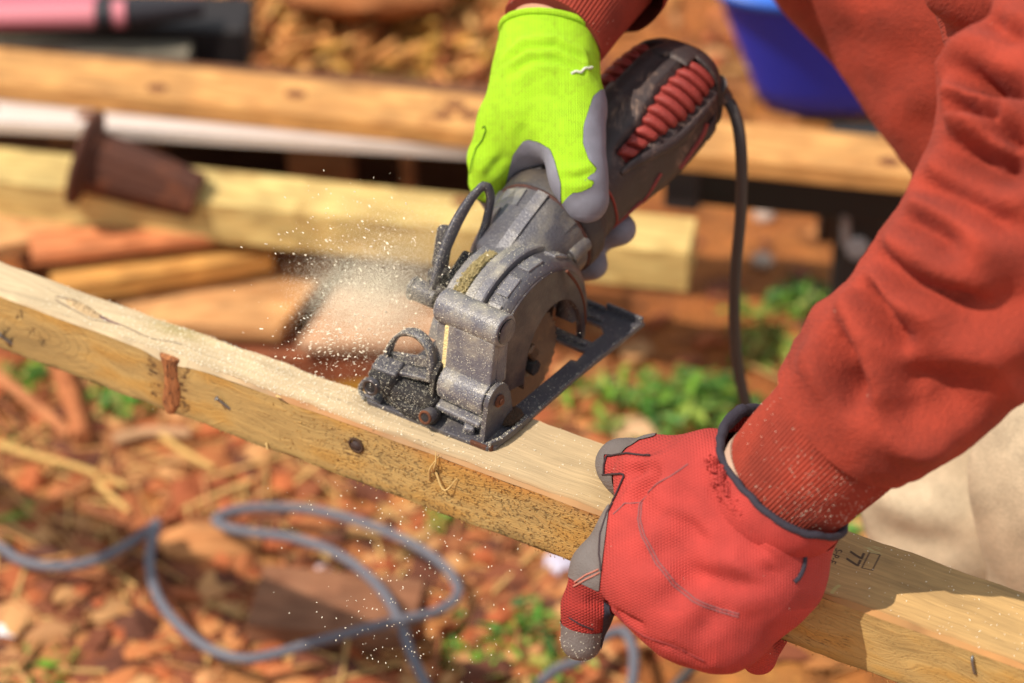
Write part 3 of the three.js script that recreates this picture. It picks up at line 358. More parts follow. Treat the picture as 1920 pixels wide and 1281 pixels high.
// front: dust spout, shield, pivot
{
  const ch = solid('dust_spout', boxUV(merge([cylX(0.0105, -0.0535, -0.0065, 0.0695, -0.0275, 40)])), alloy, saw);
  const h = cylX(0.008, -0.0066, -0.0050, 0.0695, -0.0275, 32); solid('spout_cap', boxUV(h), darkMetal, ch);
  const sh = solid('front_shield', boxUV(merge([rbox(0.034, 0.036, 0.006, -0.0255, 0.0465, -0.0185, 0.0015, -0.16), rbox(0.010, 0.034, 0.005, -0.048, 0.0475, -0.0215, 0.0015, -0.16), rbox(0.040, 0.030, 0.012, -0.030, 0.044, -0.028, 0.002, -0.1)])), alloy, saw);
  solid('packed_dust', boxUV(rbox(0.0060, 0.032, 0.0034, -0.0428, 0.0465, -0.0182, 0.0012, -0.16)), tan, sh);
  solid('pivot_barrel', boxUV(cylX(0.0118, -0.0425, -0.0085, 0.0245, -0.0165, 40)), alloy, saw);
  // upright ears of the plate
  const ear = (x, t, rr_ = 0.0105) => { const s = new THREE.Shape(); s.moveTo(-0.015, 0); s.lineTo(-0.012, 0.021); s.absarc(0, 0.0235, rr_, Math.PI * 0.95, 0.05, true); s.lineTo(0.015, 0); s.closePath(); const g = new THREE.ExtrudeGeometry(s, { depth: t, bevelEnabled: true, bevelSize: 0.0004, bevelThickness: 0.0004, bevelSegments: 2, curveSegments: 14 }); g.rotateY(-Math.PI / 2); g.translate(x, 0.0025, -0.0165); return g; };
  solid('bracket_ear', boxUV(ear(-0.0045, 0.0026)), darkMetal, saw); solid('bracket_ear', boxUV(ear(-0.0445, 0.0026)), grime, saw);
  solid('pivot_pin', boxUV(merge([cylX(0.0042, -0.0046, -0.0022, 0.026, -0.0165, 20), cylX(0.0022, -0.0024, -0.001, 0.026, -0.0165, 14)])), rust, saw);
  solid('pivot_tray', boxUV(merge([rbox(0.034, 0.004, 0.008, -0.026, 0.0122, -0.0072, 0.0016, 0.2), rbox(0.03, 0.011, 0.010, -0.026, 0.0075, -0.014, 0.002), rbox(0.007, 0.006, 0.006, -0.017, 0.0065, -0.0045, 0.0015, 0.3, 0.4)])), alloy, saw);
  solid('dust_clump', boxUV((() => { const g = new THREE.IcosahedronGeometry(1, 4), P = g.attributes.position; for (let i = 0; i < P.count; i++) { const f = 0.75 + 0.5 * fbm(P.getX(i) * 2 + 5, P.getY(i) * 2, P.getZ(i) * 2, 4); P.setXYZ(i, P.getX(i) * f * 0.007, P.getY(i) * f * 0.0045, P.getZ(i) * f * 0.0085); } g.translate(-0.0035, 0.0055, -0.029); g.computeVertexNormals(); return g; })()), mat(lit(150, 112, 74), 0.95, { map: dustMap, bumpMap: grainBump, bumpScale: 0.0015 }), saw);
  // clamp block on the left with its two socket screws, arched strap and hook
  const lump = (w, h, d, x, y, z, ry = 0) => { const g = new THREE.SphereGeometry(1, 30, 20), P = g.attributes.position; for (let i = 0; i < P.count; i++) { const a = [P.getX(i), P.getY(i), P.getZ(i)].map((v) => Math.sign(v) * Math.pow(Math.abs(v), 0.6)), f = 0.9 + 0.2 * fbm(a[0] * 3 + x * 90, a[1] * 3, a[2] * 3 + 4, 4); P.setXYZ(i, a[0] * f * w / 2, a[1] * f * h / 2, a[2] * f * d / 2); } g.rotateY(ry); g.translate(x, y, z); g.computeVertexNormals(); return g; };
  const block = solid('clamp_block', boxUV(merge([lump(0.040, 0.020, 0.020, -0.062, 0.0105, -0.0055), lump(0.020, 0.016, 0.022, -0.078, 0.0175, -0.004), lump(0.03, 0.010, 0.014, -0.052, 0.0075, 0.000)])), grime, saw);
  solid('block_cover', boxUV(merge([rbox(0.034, 0.0034, 0.010, -0.0635, 0.0255, -0.009, 0.0014, 0.1, 0.15, 0.1), rbox(0.018, 0.004, 0.012, -0.078, 0.0262, -0.004, 0.0018, 0.25, 0.1, 0)])), darkMetal, block);
  const socket = (p, d, r, len, m, inner) => { const dir = d.clone().normalize(), g = [cylDir(p, dir, r, len, 28)]; const o = solid('socket_screw', boxUV(g[0]), m, saw); const c = p.clone().addScaledVector(dir, len + 0.0002), rim = new THREE.TorusGeometry(r * 0.78, r * 0.2, 10, 32), hole = new THREE.CircleGeometry(r * 0.6, 6); for (const [q, n, mm, k] of [[rim, 'screw_rim', inner, -0.0002], [hole, 'hex_hole', grime, 0.0003]]) { q.applyQuaternion(new THREE.Quaternion().setFromUnitVectors(V(0, 0, 1), dir)); q.translate(c.x + dir.x * k, c.y + dir.y * k, c.z + dir.z * k); solid(n, boxUV(q), mm, o); } };
  socket(V(-0.0815, 0.0165, 0.0035), V(0.1, 0.15, 1), 0.0056, 0.0065, darkMetal, steelM);
  socket(V(-0.0415, 0.0095, 0.0005), V(0.05, 0.25, 1), 0.0046, 0.0075, darkMetal, rust);
  const strap = [[-0.0845, 0.0225, -0.0105], [-0.0815, 0.0365, -0.0125], [-0.0735, 0.0475, -0.014], [-0.0625, 0.0512, -0.014], [-0.0535, 0.0470, -0.013], [-0.0495, 0.0380, -0.011], [-0.0485, 0.0275, -0.008]].map((p) => V(...p));
  const SP = curvePts(strap, 50); solid('arched_strap', boxUV(loft(SP.map((p, i) => { const t = SP[Math.min(50, i + 1)].clone().sub(SP[Math.max(0, i - 1)]).normalize(), n = V(0, 0, 1).cross(t).normalize(); return [[1, 1], [-1, 1], [-1, -1], [1, -1]].map(([a, b]) => p.clone().addScaledVector(n, a * 0.0011).add(V(0, 0, b * 0.0034))); }))), darkMetal, saw);
  solid('strap_stay', boxUV(rbox(0.034, 0.007, 0.0026, -0.0655, 0.0315, -0.0125, 0.001, -0.1, 0, 0.28)), darkMetal, saw);
  solid('hook_loop', rope([[-0.0895, 0.002, 0.0055], [-0.0935, 0.0065, 0.0045], [-0.0915, 0.0125, 0.002], [-0.0865, 0.0152, 0.0005], [-0.0825, 0.0148, -0.001]].map((p) => V(...p)), 0.0016, 30, 8), darkMetal, saw);
  solid('hook_foot', boxUV(rbox(0.013, 0.0026, 0.011, -0.0835, PY + 0.001, 0.0005, 0.001)), darkMetal, saw);
}
// gear case: rings about the motor axis
const AX = (z) => V(-0.055, 0.0635 - 0.205 * (z + 0.134), z), AD = V(0, 0.2, -0.98).normalize(), AE = V(1, 0, 0), AF = V(0, 0.98, 0.2);
const onAxis = (z, phi, r) => AX(z).addScaledVector(AE, r * Math.cos(phi)).addScaledVector(AF, r * Math.sin(phi));
const body8 = (zs, n = 64, sq = 0) => loft(zs.map(([z, r, dx = 0, dy = 0, q = sq]) => Array.from({ length: n }, (_, i) => { const a = i / n * 2 * Math.PI, f = 1 / Math.pow(Math.pow(Math.abs(Math.cos(a)), 2 + q) + Math.pow(Math.abs(Math.sin(a)), 2 + q), 1 / (2 + q)); return onAxis(z, a, r * f).add(V(dx, dy, 0)); })));
{
  const gc = solid('gear_case', boxUV(body8([[-0.085, 0.019, 0, 0.002, 1], [-0.088, 0.0225, 0, 0.002, 1], [-0.104, 0.0275, 0, 0, 0.8], [-0.120, 0.0318, 0, 0, 0.3], [-0.1335, 0.0345], [-0.135, 0.0345]], 28)), darkMetal, saw);
  solid('case_collar', boxUV(body8([[-0.1345, 0.0340], [-0.1355, 0.0362], [-0.1445, 0.0368], [-0.1485, 0.0362], [-0.153, 0.0335], [-0.158, 0.0315]], 72)), blackPlastic, gc);
  solid('case_gasket', boxUV(body8([[-0.1325, 0.0340], [-0.1330, 0.0353], [-0.1342, 0.0353], [-0.1346, 0.0340]], 72)), mat(lit(150, 92, 78), 0.7, { map: dustMap }), gc);
  // ribs and pads along the case, each following the taper
  const rib = (phi, w, z0, z1, h) => { const r = (z) => z > -0.104 ? mix(0.0275, 0.0205, (z + 0.104) / 0.018) : mix(0.0335, 0.0275, (z + 0.1335) / 0.0295), zs = [z0, mix(z0, z1, 0.3), mix(z0, z1, 0.65), z1], e = V(0, 0, 0); return loft(zs.map((z) => { const t = V(-Math.sin(phi), 0, 0); const side = AE.clone().multiplyScalar(-Math.sin(phi)).addScaledVector(AF, Math.cos(phi)); return [[-w, -0.004], [-w, h], [w, h], [w, -0.004]].map(([s, k]) => onAxis(z, phi, r(z) + k).addScaledVector(side, s)); })); };
  const flat = (g) => { const q = g.toNonIndexed(); q.computeVertexNormals(); return boxUV(q); };
  solid('case_rib', flat(rib(1.42, 0.0038, -0.088, -0.1325, 0.0028)), alloy, gc);
  solid('case_rib', flat(rib(0.78, 0.0050, -0.100, -0.1315, 0.0018)), darkMetal, gc);
  solid('case_rib', flat(rib(2.25, 0.0062, -0.092, -0.1150, 0.0026)), darkMetal, gc);
  solid('case_pad', flat(rib(2.0, 0.0085, -0.1185, -0.1310, 0.0012)), alloy, gc);
  for (const phi of [0.12, 2.65]) { const b = solid('screw_boss', boxUV(cylDir(onAxis(-0.1345, phi, 0.0305), V(0, -0.2, 0.98), 0.0066, 0.016, 24, 0.0058)), darkMetal, gc); const p = onAxis(-0.1345, phi, 0.0305).addScaledVector(AD, -0.0162); solid('cross_screw', boxUV(merge([cylDir(p, V(0, -0.2, 0.98), 0.0044, 0.0022, 20, 0.0034)])), blackPlastic, gc); }
  solid('top_groove', boxUV(merge([rbox(0.0022, 0.0022, 0.022, AX(-0.145).x + 0.004, AX(-0.145).y + 0.0365, -0.1445, 0.0008, 0.2), rbox(0.010, 0.003, 0.010, AX(-0.15).x - 0.013, AX(-0.15).y + 0.0325, -0.147, 0.001, 0.2, 0, 0.35)])), blackPlastic, gc);
  const sp = []; for (let i = 0; i < 900; i++) { const t = rnd(), a = 1.0 + t * 1.0, r = 0.054 + 0.003 * rnd() * Math.sin(t * 3.1); const q = new THREE.TetrahedronGeometry(rr(0.0006, 0.0015)); q.rotateX(rr(0, 6)); q.rotateY(rr(0, 6)); q.translate(-0.0525 + rr(-0.004, 0.004) * (1.2 - 0.6 * t), HUB.y + r * Math.sin(a * 0.82), HUB.z + r * Math.cos(a * 0.82)); sp.push(q); }
  tag(solid('caked_sawdust', merge(sp), tan, saw), null, null, null, 'stuff');
}
// depth-stop lever and wing knob left of the guard
{
  const lever = [[-0.0745, 0.062, -0.044], [-0.0765, 0.078, -0.058], [-0.0775, 0.094, -0.075], [-0.0765, 0.105, -0.092], [-0.0745, 0.1075, -0.099], [-0.0722, 0.101, -0.101], [-0.0712, 0.088, -0.097], [-0.0705, 0.074, -0.088], [-0.070, 0.064, -0.080]].map((p) => V(...p)), L = curvePts(lever, 60);
  solid('stop_lever', boxUV(loft(L.map((p, i) => { const t = L[Math.min(60, i + 1)].clone().sub(L[Math.max(0, i - 1)]).normalize(), n = V(1, 0, 0.1).cross(t).normalize(), w = i < 34 ? mix(0.0022, 0.0046, Math.sin(i / 34 * Math.PI)) : 0.0026; return [[1, 1], [-1, 1], [-1, -1], [1, -1]].map(([a, b]) => p.clone().addScaledVector(n, a * w).add(V(b * 0.0013, 0, 0))); }))), darkMetal, saw);
  solid('lever_block', boxUV(merge([rbox(0.014, 0.012, 0.020, -0.069, 0.062, -0.072, 0.002, 0.5), rbox(0.010, 0.018, 0.012, -0.068, 0.054, -0.060, 0.002)])), grime, saw);
  const k = solid('wing_knob', boxUV(merge([rbox(0.010, 0.028, 0.0095, -0.0855, 0.0735, -0.070, 0.004, -0.5, 0, 0.18), rbox(0.012, 0.012, 0.014, -0.0825, 0.058, -0.062, 0.004), rbox(0.012, 0.018, 0.011, -0.080, 0.047, -0.058, 0.004, 0, 0, -0.2)])), blackPlastic, saw);
  solid('knob_bolt', boxUV(merge([cylX(0.0070, -0.098, -0.078, 0.0465, -0.055, 28), cylX(0.0078, -0.0985, -0.0945, 0.0465, -0.055, 28)])), darkMetal, k);
}
// motor housing and its red grilles
const HR = [[-0.150, 0.0300], [-0.162, 0.0304], [-0.176, 0.0300], [-0.190, 0.0312], [-0.205, 0.0345], [-0.222, 0.0366], [-0.245, 0.0380], [-0.262, 0.0378], [-0.276, 0.0360], [-0.287, 0.0325], [-0.296, 0.0265], [-0.3015, 0.0180], [-0.3035, 0.006]];
const hr = (z) => { for (let i = 0; i + 1 < HR.length; i++) if (z <= HR[i][0] && z >= HR[i + 1][0]) { const t = (z - HR[i][0]) / (HR[i + 1][0] - HR[i][0]); return mix(HR[i][1], HR[i + 1][1], t * t * (3 - 2 * t) * 0.5 + t * 0.5); } return 0.03; };
const hq = (a) => 1 / Math.pow(Math.pow(Math.abs(Math.cos(a)), 2.7) + Math.pow(Math.abs(Math.sin(a)), 2.7), 1 / 2.7);
const onHouse = (z, a, up = 0) => onAxis(z, a, hr(z) * hq(a) * 0.965 + up);
{
  const zs = []; for (let i = 0; i <= 60; i++) zs.push(mix(-0.15, -0.3035, i / 60));
  const house = solid('motor_housing', boxUV(loft(zs.map((z) => Array.from({ length: 72 }, (_, i) => { const a = i / 72 * 2 * Math.PI, d = Math.abs(a - Math.PI / 2), seam = -0.0009 * Math.exp(-Math.pow(d / 0.018, 2)); let pocket = 0; for (const c of [0.78, Math.PI - 0.78]) { const u = Math.abs(a - c) / mix(0.20, 0.42, sstep(-0.2, -0.26, z)), q = sstep(1.05, 0.9, u) * sstep(-0.188, -0.195, z) * sstep(-0.288, -0.281, z); pocket -= 0.0055 * q; } return onHouse(z, a, seam + pocket); })))), rubber, saw);
  for (const sgn of [1, -1]) {
    const c = sgn > 0 ? 0.78 : Math.PI - 0.78;
    const gr = solid('vent_grille', boxUV(loft([-0.191, -0.205, -0.22, -0.235, -0.25, -0.265, -0.278, -0.2845].map((z) => { const w = mix(0.16, 0.40, sstep(-0.195, -0.262, z)); return Array.from({ length: 16 }, (_, i) => { const b = i / 16 * 2 * Math.PI; return onHouse(z, c + w * Math.cos(b), -0.0050 + 0.0008 * Math.sin(b)); }); }))), redRubber, saw);
    for (let i = 0; i < 10; i++) {
      const z = mix(-0.1965, -0.2785, i / 9), w = mix(0.15, 0.37, sstep(-0.197, -0.255, z)), rings = [];
      for (let k = 0; k <= 10; k++) { const u = k / 10 * 2 - 1, a = c + w * u, e = Math.pow(Math.abs(u), 6), s = 1 - 0.5 * e, zz = z + 0.0028 * u * sgn; rings.push(Array.from({ length: 10 }, (_, j) => { const b = j / 10 * 2 * Math.PI; return onHouse(clamp(zz + 0.0032 * s * Math.sign(Math.cos(b)) * Math.pow(Math.abs(Math.cos(b)), 0.6), -0.299, -0.151), a, -0.0024 - 0.0012 * e + 0.0036 * s * Math.sign(Math.sin(b)) * Math.pow(Math.abs(Math.sin(b)), 0.6)); })); }
      solid('grille_slat', boxUV(loft(rings)), redRubber, gr);
    }
    // raised bar under the grille
    const bar = []; for (let i = 0; i <= 24; i++) { const t = i / 24, z = mix(-0.183, -0.281, t), a = sgn > 0 ? mix(0.62, 0.30, sstep(0, 0.55, t)) - 0.03 : Math.PI - mix(0.62, 0.30, sstep(0, 0.55, t)) + 0.03, s = 1 - Math.pow(Math.abs(2 * t - 1), 6) * 0.6; bar.push(Array.from({ length: 10 }, (_, j) => { const b = j / 10 * 2 * Math.PI; return onHouse(z, a + 0.11 * s * Math.cos(b), 0.0004 + 0.0026 * s * Math.sin(b)); })); }
    solid('grille_bar', boxUV(loft(bar)), rubber, house);
  }
  solid('rear_cap', boxUV(loft([[-0.2835, 0.0006], [-0.285, 0.0022], [-0.292, 0.0024], [-0.298, 0.002], [-0.2995, 0.0004]].map(([z, u]) => Array.from({ length: 60 }, (_, i) => onHouse(z, i / 60 * 2 * Math.PI, u)))), ), rubber, house);
  solid('cap_button', boxUV(loft([[-0.272, 0.0002], [-0.274, 0.0030], [-0.290, 0.0034], [-0.2955, 0.0006]].map(([z, u]) => Array.from({ length: 20 }, (_, i) => { const b = i / 20 * 2 * Math.PI; return onHouse(z, 1.45 + 0.38 * Math.cos(b), u * 0.5 + u * 0.6 * Math.sin(b)); })))), rubber, house);
  const strip = (pts, r = 0.0011) => rope(pts.map(([z, a]) => onHouse(z, a, 0.0002)), r, 30, 7);
  solid('red_trim', boxUV(strip([[-0.166, 1.5], [-0.1665, 1.0], [-0.168, 0.5], [-0.170, 0.0], [-0.171, -0.5], [-0.1695, -1.0]], 0.0009)), redRubber, house);
  solid('red_trim', boxUV(strip([[-0.176, -0.85], [-0.185, -0.62], [-0.196, -0.50]], 0.0014)), redRubber, house);
  solid('red_trim', boxUV(strip([[-0.198, -0.55], [-0.206, -0.25], [-0.213, -0.10]], 0.0013)), redRubber, house);
  solid('red_trim', boxUV(strip([[-0.232, -0.40], [-0.245, -0.25], [-0.258, -0.14], [-0.262, 0.0]], 0.0018)), redRubber, house);
  solid('rocker_switch', boxUV(loft([[-0.258, 0], [-0.262, 0.003], [-0.27, 0.0032], [-0.276, 0]].map(([z, u]) => Array.from({ length: 16 }, (_, i) => { const b = i / 16 * 2 * Math.PI; return onHouse(z, -0.22 + 0.16 * Math.cos(b), u * 0.5 + u * 0.6 * Math.sin(b)); })))), blackPlastic, house);
  const cordRubber = mat(lit(74, 68, 66), 0.6, { bumpMap: grainBump, bumpScale: 0.0002 });
  const p0 = onHouse(-0.289, 0.25, -0.004), exit = project(fromSaw(p0));
  const path = [[1352, 178, 1.728], [1370, 196, 1.726], [1383, 232, 1.728], [1390, 290, 1.735], [1389, 400, 1.76], [1380, 500, 1.785], [1377, 600, 1.81], [1384, 690, 1.835], [1398, 755, 1.85], [1420, 830, 1.87], [1450, 950, 1.91], [1430, 1090, 1.98], [1370, 1185, 2.05], [1310, 1240, 2.1], [1262, 1290, 2.11], [1180, 1360, 2.1]].map(([x, y, d]) => toSaw(at(x, y, d)));
  solid('power_cord', boxUV(rope([p0, ...path], 0.0041, 220, 10)), cordRubber, saw);
  solid('cord_sleeve', boxUV(rope([p0.clone(), p0.clone().lerp(path[0], 0.7), path[1].clone().lerp(path[0], 0.4)], (t) => 0.0085 - 0.0032 * t, 20, 14)), rubber, saw);
}

// ---------- ground and what lies on it ----------
const soilTex = pixelTex(1024, 1024, (i, j) => { const a = fbm(i / 128, j / 128, 3, 5, 8), b = fbm(i / 32, j / 32, 7, 4, 32), c = hash(i >> 2, j >> 2, 3), t = clamp((a - 0.35) * 2.2, 0, 1), k = 0.7 + 0.5 * b + (c > 0.97 ? 0.25 : 0) - (c < 0.04 ? 0.2 : 0); return [mix(204, 236, t) * k, mix(128, 168, t) * k, mix(64, 92, t) * k].map((v) => clamp(v, 0, 255)); }, true);
const hill = (x, z) => { const n = Math.exp(-Math.pow(Math.hypot((x + 0.14) / 0.34, (z + 1.52) / 0.17), 2)) * 0.09; return 0.030 * (fbm(x * 7 + 9, z * 7, 2, 4) - 0.5) + n; };
{
  const near = new THREE.PlaneGeometry(3.4, 3.2, 260, 260); near.rotateX(-Math.PI / 2); near.translate(0.1, 0, -0.8);
  const P = near.attributes.position, U = near.attributes.uv; for (let i = 0; i < P.count; i++) { const x = P.getX(i), z = P.getZ(i), e = sstep(1.7, 1.4, Math.abs(x - 0.1)) * sstep(1.6, 1.3, Math.abs(z + 0.8)); P.setY(i, (hill(x, z) + 0.014 * (fbm(x * 38, z * 38, 5, 3) - 0.5)) * e - 0.01); U.setXY(i, x / 0.8, z / 0.8); } near.computeVertexNormals();
  const soil = mat(lit(255, 238, 220, 1.25), 0.95, { map: soilTex, bumpMap: fleeceBump, bumpScale: 0.004 });
  tag(solid('ground', near, soil), 'orange soil of the building site', null, null, 'structure');
  const far = new THREE.RingGeometry(1.2, 220, 64, 10); far.rotateX(-Math.PI / 2); far.translate(0.1, -0.045, -0.8); const FU = far.attributes.uv, FP = far.attributes.position; for (let i = 0; i < FP.count; i++) FU.setXY(i, FP.getX(i) / 0.8, FP.getZ(i) / 0.8);
  tag(solid('terrain', far, soil), 'orange soil further off', null, null, 'structure');
}
const gY = (x, y) => { let h = 0; for (let i = 0; i < 3; i++) { const p = onY(x, y, h); h = hill(p.x, p.z) - 0.01; } return onY(x, y, h); };
const W = (r, g, b) => mat(lit(r, g, b), 0.85, { map: woodMap, bumpMap: woodBump, bumpScale: 0.001 });
// a sawn board lying with its top's edge nearest the camera running from one point to another
function board(name, label, cat, [xa, ya], [xb, yb], h, width, thick, m, o = {}) {
  const A = onY(xa, ya, h), B = onY(xb, yb, o.hb ?? h), dx = B.clone().sub(A), L = dx.length(), d = dx.clone().setY(0).normalize();
  const g = new RoundedBoxGeometry(L, thick, width, 3, 0.0022); const P = g.attributes.position; for (let i = 0; i < P.count; i++) { const x = P.getX(i), y = P.getY(i), z = P.getZ(i); P.setXYZ(i, x, y + 0.0015 * (vnoise(x * 12, z * 20, 2) - 0.5), z + 0.002 * (vnoise(x * 9, y * 20, 4) - 0.5)); }
  const t = thing(name, label, cat, A.clone().lerp(B, 0.5).add(V(d.z, 0, -d.x).multiplyScalar(width / 2)).setY((A.y + B.y) / 2 - thick), -Math.atan2(d.z, d.x), o.group);
  const q = boxUV(g); q.translate(0, thick / 2, 0); if (B.y !== A.y) q.rotateZ(Math.asin((B.y - A.y) / L)); solid('board_body', q, m, t);
  return t;
}
const knots = (t, L, w, th, n, m) => { for (let i = 0; i < n; i++) { const g = new THREE.CylinderGeometry(0.007, 0.007, 0.0022, 14); g.scale(1.4, 1, 1); g.translate(rr(-0.45, 0.45) * L, th, rr(-0.3, 0.3) * w); solid('knot', g, m, t); } };
const knotM = mat(lit(128, 74, 40), 0.9);
// long boards on the trestle and the pallet
const b1 = board('long_board', 'long orange-tan board running behind the worker\u2019s hand, uppermost on the trestle', 'board', [-260, 128], [1900, 350], 0.200, 0.062, 0.020, W(246, 186, 112)); knots(b1, 1.2, 0.05, 0.02, 7, knotM);
const b2 = board('white_board', 'whitewashed board lying below the long orange board on the left', 'board', [-260, 212], [1010, 284], 0.178, 0.042, 0.014, mat(lit(220, 204, 194, 1.15), 0.8, { bumpMap: woodBump, bumpScale: 0.001 })); knots(b2, 0.6, 0.03, 0.014, 2, knotM);
{ // pallet under them
  const pal = thing('wooden_pallet', 'weathered wooden pallet in deep shade under the long boards', 'pallet', V(-0.2, 0, -1.0)); const m = W(190, 128, 78), dk = W(140, 92, 56);
  const box = (n, px, py, w, d, h, mm = m) => { const p = onY(px, py, 0.163); const g = boxUV(rbox(w, h, d, p.x, 0.163 - h / 2, p.z - d / 2, 0.003)); placed(n, g, mm, pal); };
  for (const [px, w] of [[118, 0.030], [252, 0.05], [590, 0.055], [640, 0.02], [762, 0.014], [960, 0.05]]) box('pallet_block', px, 236 + px * 0.045, w, 0.05, 0.15);
  placed('deck_board', boxUV(rbox(0.70, 0.014, 0.11, -0.345, 0.156, -0.985, 0.003, 0, -0.15)), dk, pal); placed('bottom_board', boxUV(rbox(0.70, 0.014, 0.07, -0.345, 0.012, -1.0, 0.003, 0, -0.15)), dk, pal); placed('back_board', boxUV(rbox(0.70, 0.14, 0.016, -0.345, 0.075, -1.06, 0.003, 0, -0.15)), dk, pal);
}
{ // black steel trestle carrying the right-hand end
  const t = thing('steel_trestle', 'black folding steel trestle carrying the end of the long board', 'trestle', V(0.3, 0, -0.83)), bl = mat(lit(26, 22, 24), 0.6), st = mat(lit(150, 146, 150), 0.4, { metalness: 0.5 });
  const A = onY(1262, 292, 0.178), B = onY(1780, 345, 0.178), d = B.clone().sub(A), L = d.length(), yaw = -Math.atan2(d.z, d.x), m = A.clone().lerp(B, 0.5);
  placed('top_rail', boxUV(rbox(L, 0.046, 0.03, m.x, 0.152, m.z - 0.010, 0.004, 0, yaw)), bl, t); placed('rail_cap', boxUV(rbox(0.034, 0.052, 0.036, A.x + 0.012, 0.150, A.z - 0.006, 0.004, 0, yaw)), mat(lit(58, 52, 54), 0.6), t);
  const leg = (px, z, s) => { const p = onY(px, 378, 0.135); placed('leg', boxUV((() => { const g = rbox(0.048, 0.155, 0.020, 0, 0, 0, 0.003, s); g.translate(p.x + 0.03, 0.068, p.z + z); return g; })()), bl, t); return p; };
  const p = leg(1560, -0.004, -0.10); leg(1566, -0.13, 0.25);
  placed('leg_gusset', boxUV((() => { const s = new THREE.Shape(); s.moveTo(0, 0.05); s.lineTo(0.03, 0.05); s.lineTo(0.068, -0.01); s.lineTo(0.115, -0.015); s.lineTo(0.115, -0.10); s.lineTo(0, -0.10); s.closePath(); const g = new THREE.ExtrudeGeometry(s, { depth: 0.006, bevelEnabled: false }); g.translate(p.x + 0.008, 0.085, p.z + 0.014); return g; })()), bl, t);
  placed('bolt', boxUV(cylDir(V(p.x + 0.024, 0.098, p.z + 0.020), V(0, 0.2, 1), 0.011, 0.006, 20)), st, t); placed('spring_clip', boxUV(rbox(0.009, 0.036, 0.005, p.x + 0.012, 0.118, p.z + 0.022, 0.002, 0, 0, 0.1)), st, t);
}
const post = board('squared_post', 'pale yellow squared post lying across the ground behind the saw, freshly sawn', 'post', [-160, 322], [1293, 474], 0.15, 0.056, 0.044, W(255, 228, 150)); knots(post, 0.9, 0.05, 0.044, 4, knotM);
{ // rusty flanged pipe on the post
  const c = at(262, 330, 2.425), ax = V(0.95, -0.25, 0.19).normalize(), m = mat(lit(196, 116, 78), 0.8, { map: dustMap, bumpMap: fleeceBump, bumpScale: 0.002 }), dk = mat(lit(150, 86, 60), 0.85, { map: dustMap });
  const t = thing('rusty_pipe', 'rusty brown flanged pipe stub lying against the yellow post', 'pipe', V(c.x, 0, c.z)), L = (pts) => { const g = new THREE.LatheGeometry(pts.map(([a, b]) => new THREE.Vector2(a, b)), 40); g.applyQuaternion(new THREE.Quaternion().setFromUnitVectors(V(0, 1, 0), ax)); g.translate(c.x, c.y, c.z); return boxUV(g); };
  placed('pipe_body', L([[0.029, -0.050], [0.028, -0.02], [0.026, 0.0], [0.020, 0.056], [0.018, 0.058], [0.015, 0.054], [0.018, -0.044]]), m, t);
  placed('flange', L([[0.026, -0.052], [0.045, -0.056], [0.0465, -0.0535], [0.045, -0.050], [0.030, -0.044], [0.028, -0.040]]), m, t);
  for (let i = 0; i < 7; i++) { const a = i / 7 * 6.283, e1 = ax.clone().cross(V(0, 1, 0)).normalize(), e2 = ax.clone().cross(e1), r = (q, z) => c.clone().addScaledVector(ax, z).addScaledVector(e1, q * Math.cos(a)).addScaledVector(e2, q * Math.sin(a)); placed('rib', boxUV(rope([r(0.0285, -0.046), r(0.0255, 0.0), r(0.020, 0.056)], 0.0028, 10, 6)), i & 1 ? dk : m, t); }
}
// bearers that carry the pile, and loose boards in front of the post
for (const [px, py, h, w] of [[330, 430, 0.104, 0.24], [930, 468, 0.105, 0.12]]) { const p = onY(px, py, h); whole('bearer', ['rough bearer block under the left part of the yellow post', 'bearer block under the yellow post, hidden behind the saw'][px < 400 ? 0 : 1], 'timber block', boxUV(rbox(w, h - 0.001, 0.05, p.x, h / 2, p.z - 0.04, 0.003)), W(150, 96, 58)); }
function slab(name, label, cat, px, h, thick, m) { // a flat piece whose top face has its corners on a level plane
  const P = px.map(([x, y]) => onY(x, y, h)), c = P.reduce((q, p) => q.add(p), V()).multiplyScalar(1 / P.length), sh = new THREE.Shape(P.map((p) => new THREE.Vector2(p.x - c.x, -(p.z - c.z))));
  const g = new THREE.ExtrudeGeometry(sh, { depth: thick - 0.003, bevelEnabled: true, bevelSize: 0.0015, bevelThickness: 0.0015, bevelSegments: 2 }); g.rotateX(-Math.PI / 2); g.translate(c.x, h - thick + 0.0015, c.z); return whole(name, label, cat, boxUV(g), m);
}
board('offcut_board', 'short reddish-orange offcut board just below the rusty pipe, squared end to the right', 'board', [58, 480], [404, 442], 0.112, 0.038, 0.012, W(250, 160, 104));
slab('offcut_board', 'pale tan plank end at the left edge, just below the yellow post', 'board', [[-140, 372], [132, 388], [150, 420], [60, 448], [-140, 486]], 0.110, 0.014, W(250, 190, 128));
board('offcut_board', 'yellow-orange strip of timber reaching up to the right, above the broad plank', 'board', [100, 541], [512, 476], 0.090, 0.032, 0.021, W(255, 192, 104));
slab('offcut_board', 'broad pale orange plank beside the cut timber, with a slanting right edge', 'board', [[220, 570], [300, 604], [520, 613], [640, 480], [470, 500]], 0.060, 0.016, W(255, 196, 132));
slab('plywood_sheet', 'dusty pale plywood sheet under the sawdust cloud', 'plywood', [[560, 642], [690, 462], [880, 452], [900, 640]], 0.055, 0.012, W(240, 196, 160));
board('offcut_board', 'dark reddish board lying deeper under the end of the yellow-orange strip', 'board', [420, 478], [700, 452], 0.060, 0.05, 0.012, W(200, 112, 70));
board('edge_board', 'dark reddish board edge just behind the timber and left of the saw plate', 'board', [360, 664], [800, 676], 0.034, 0.04, 0.03, W(178, 104, 66));
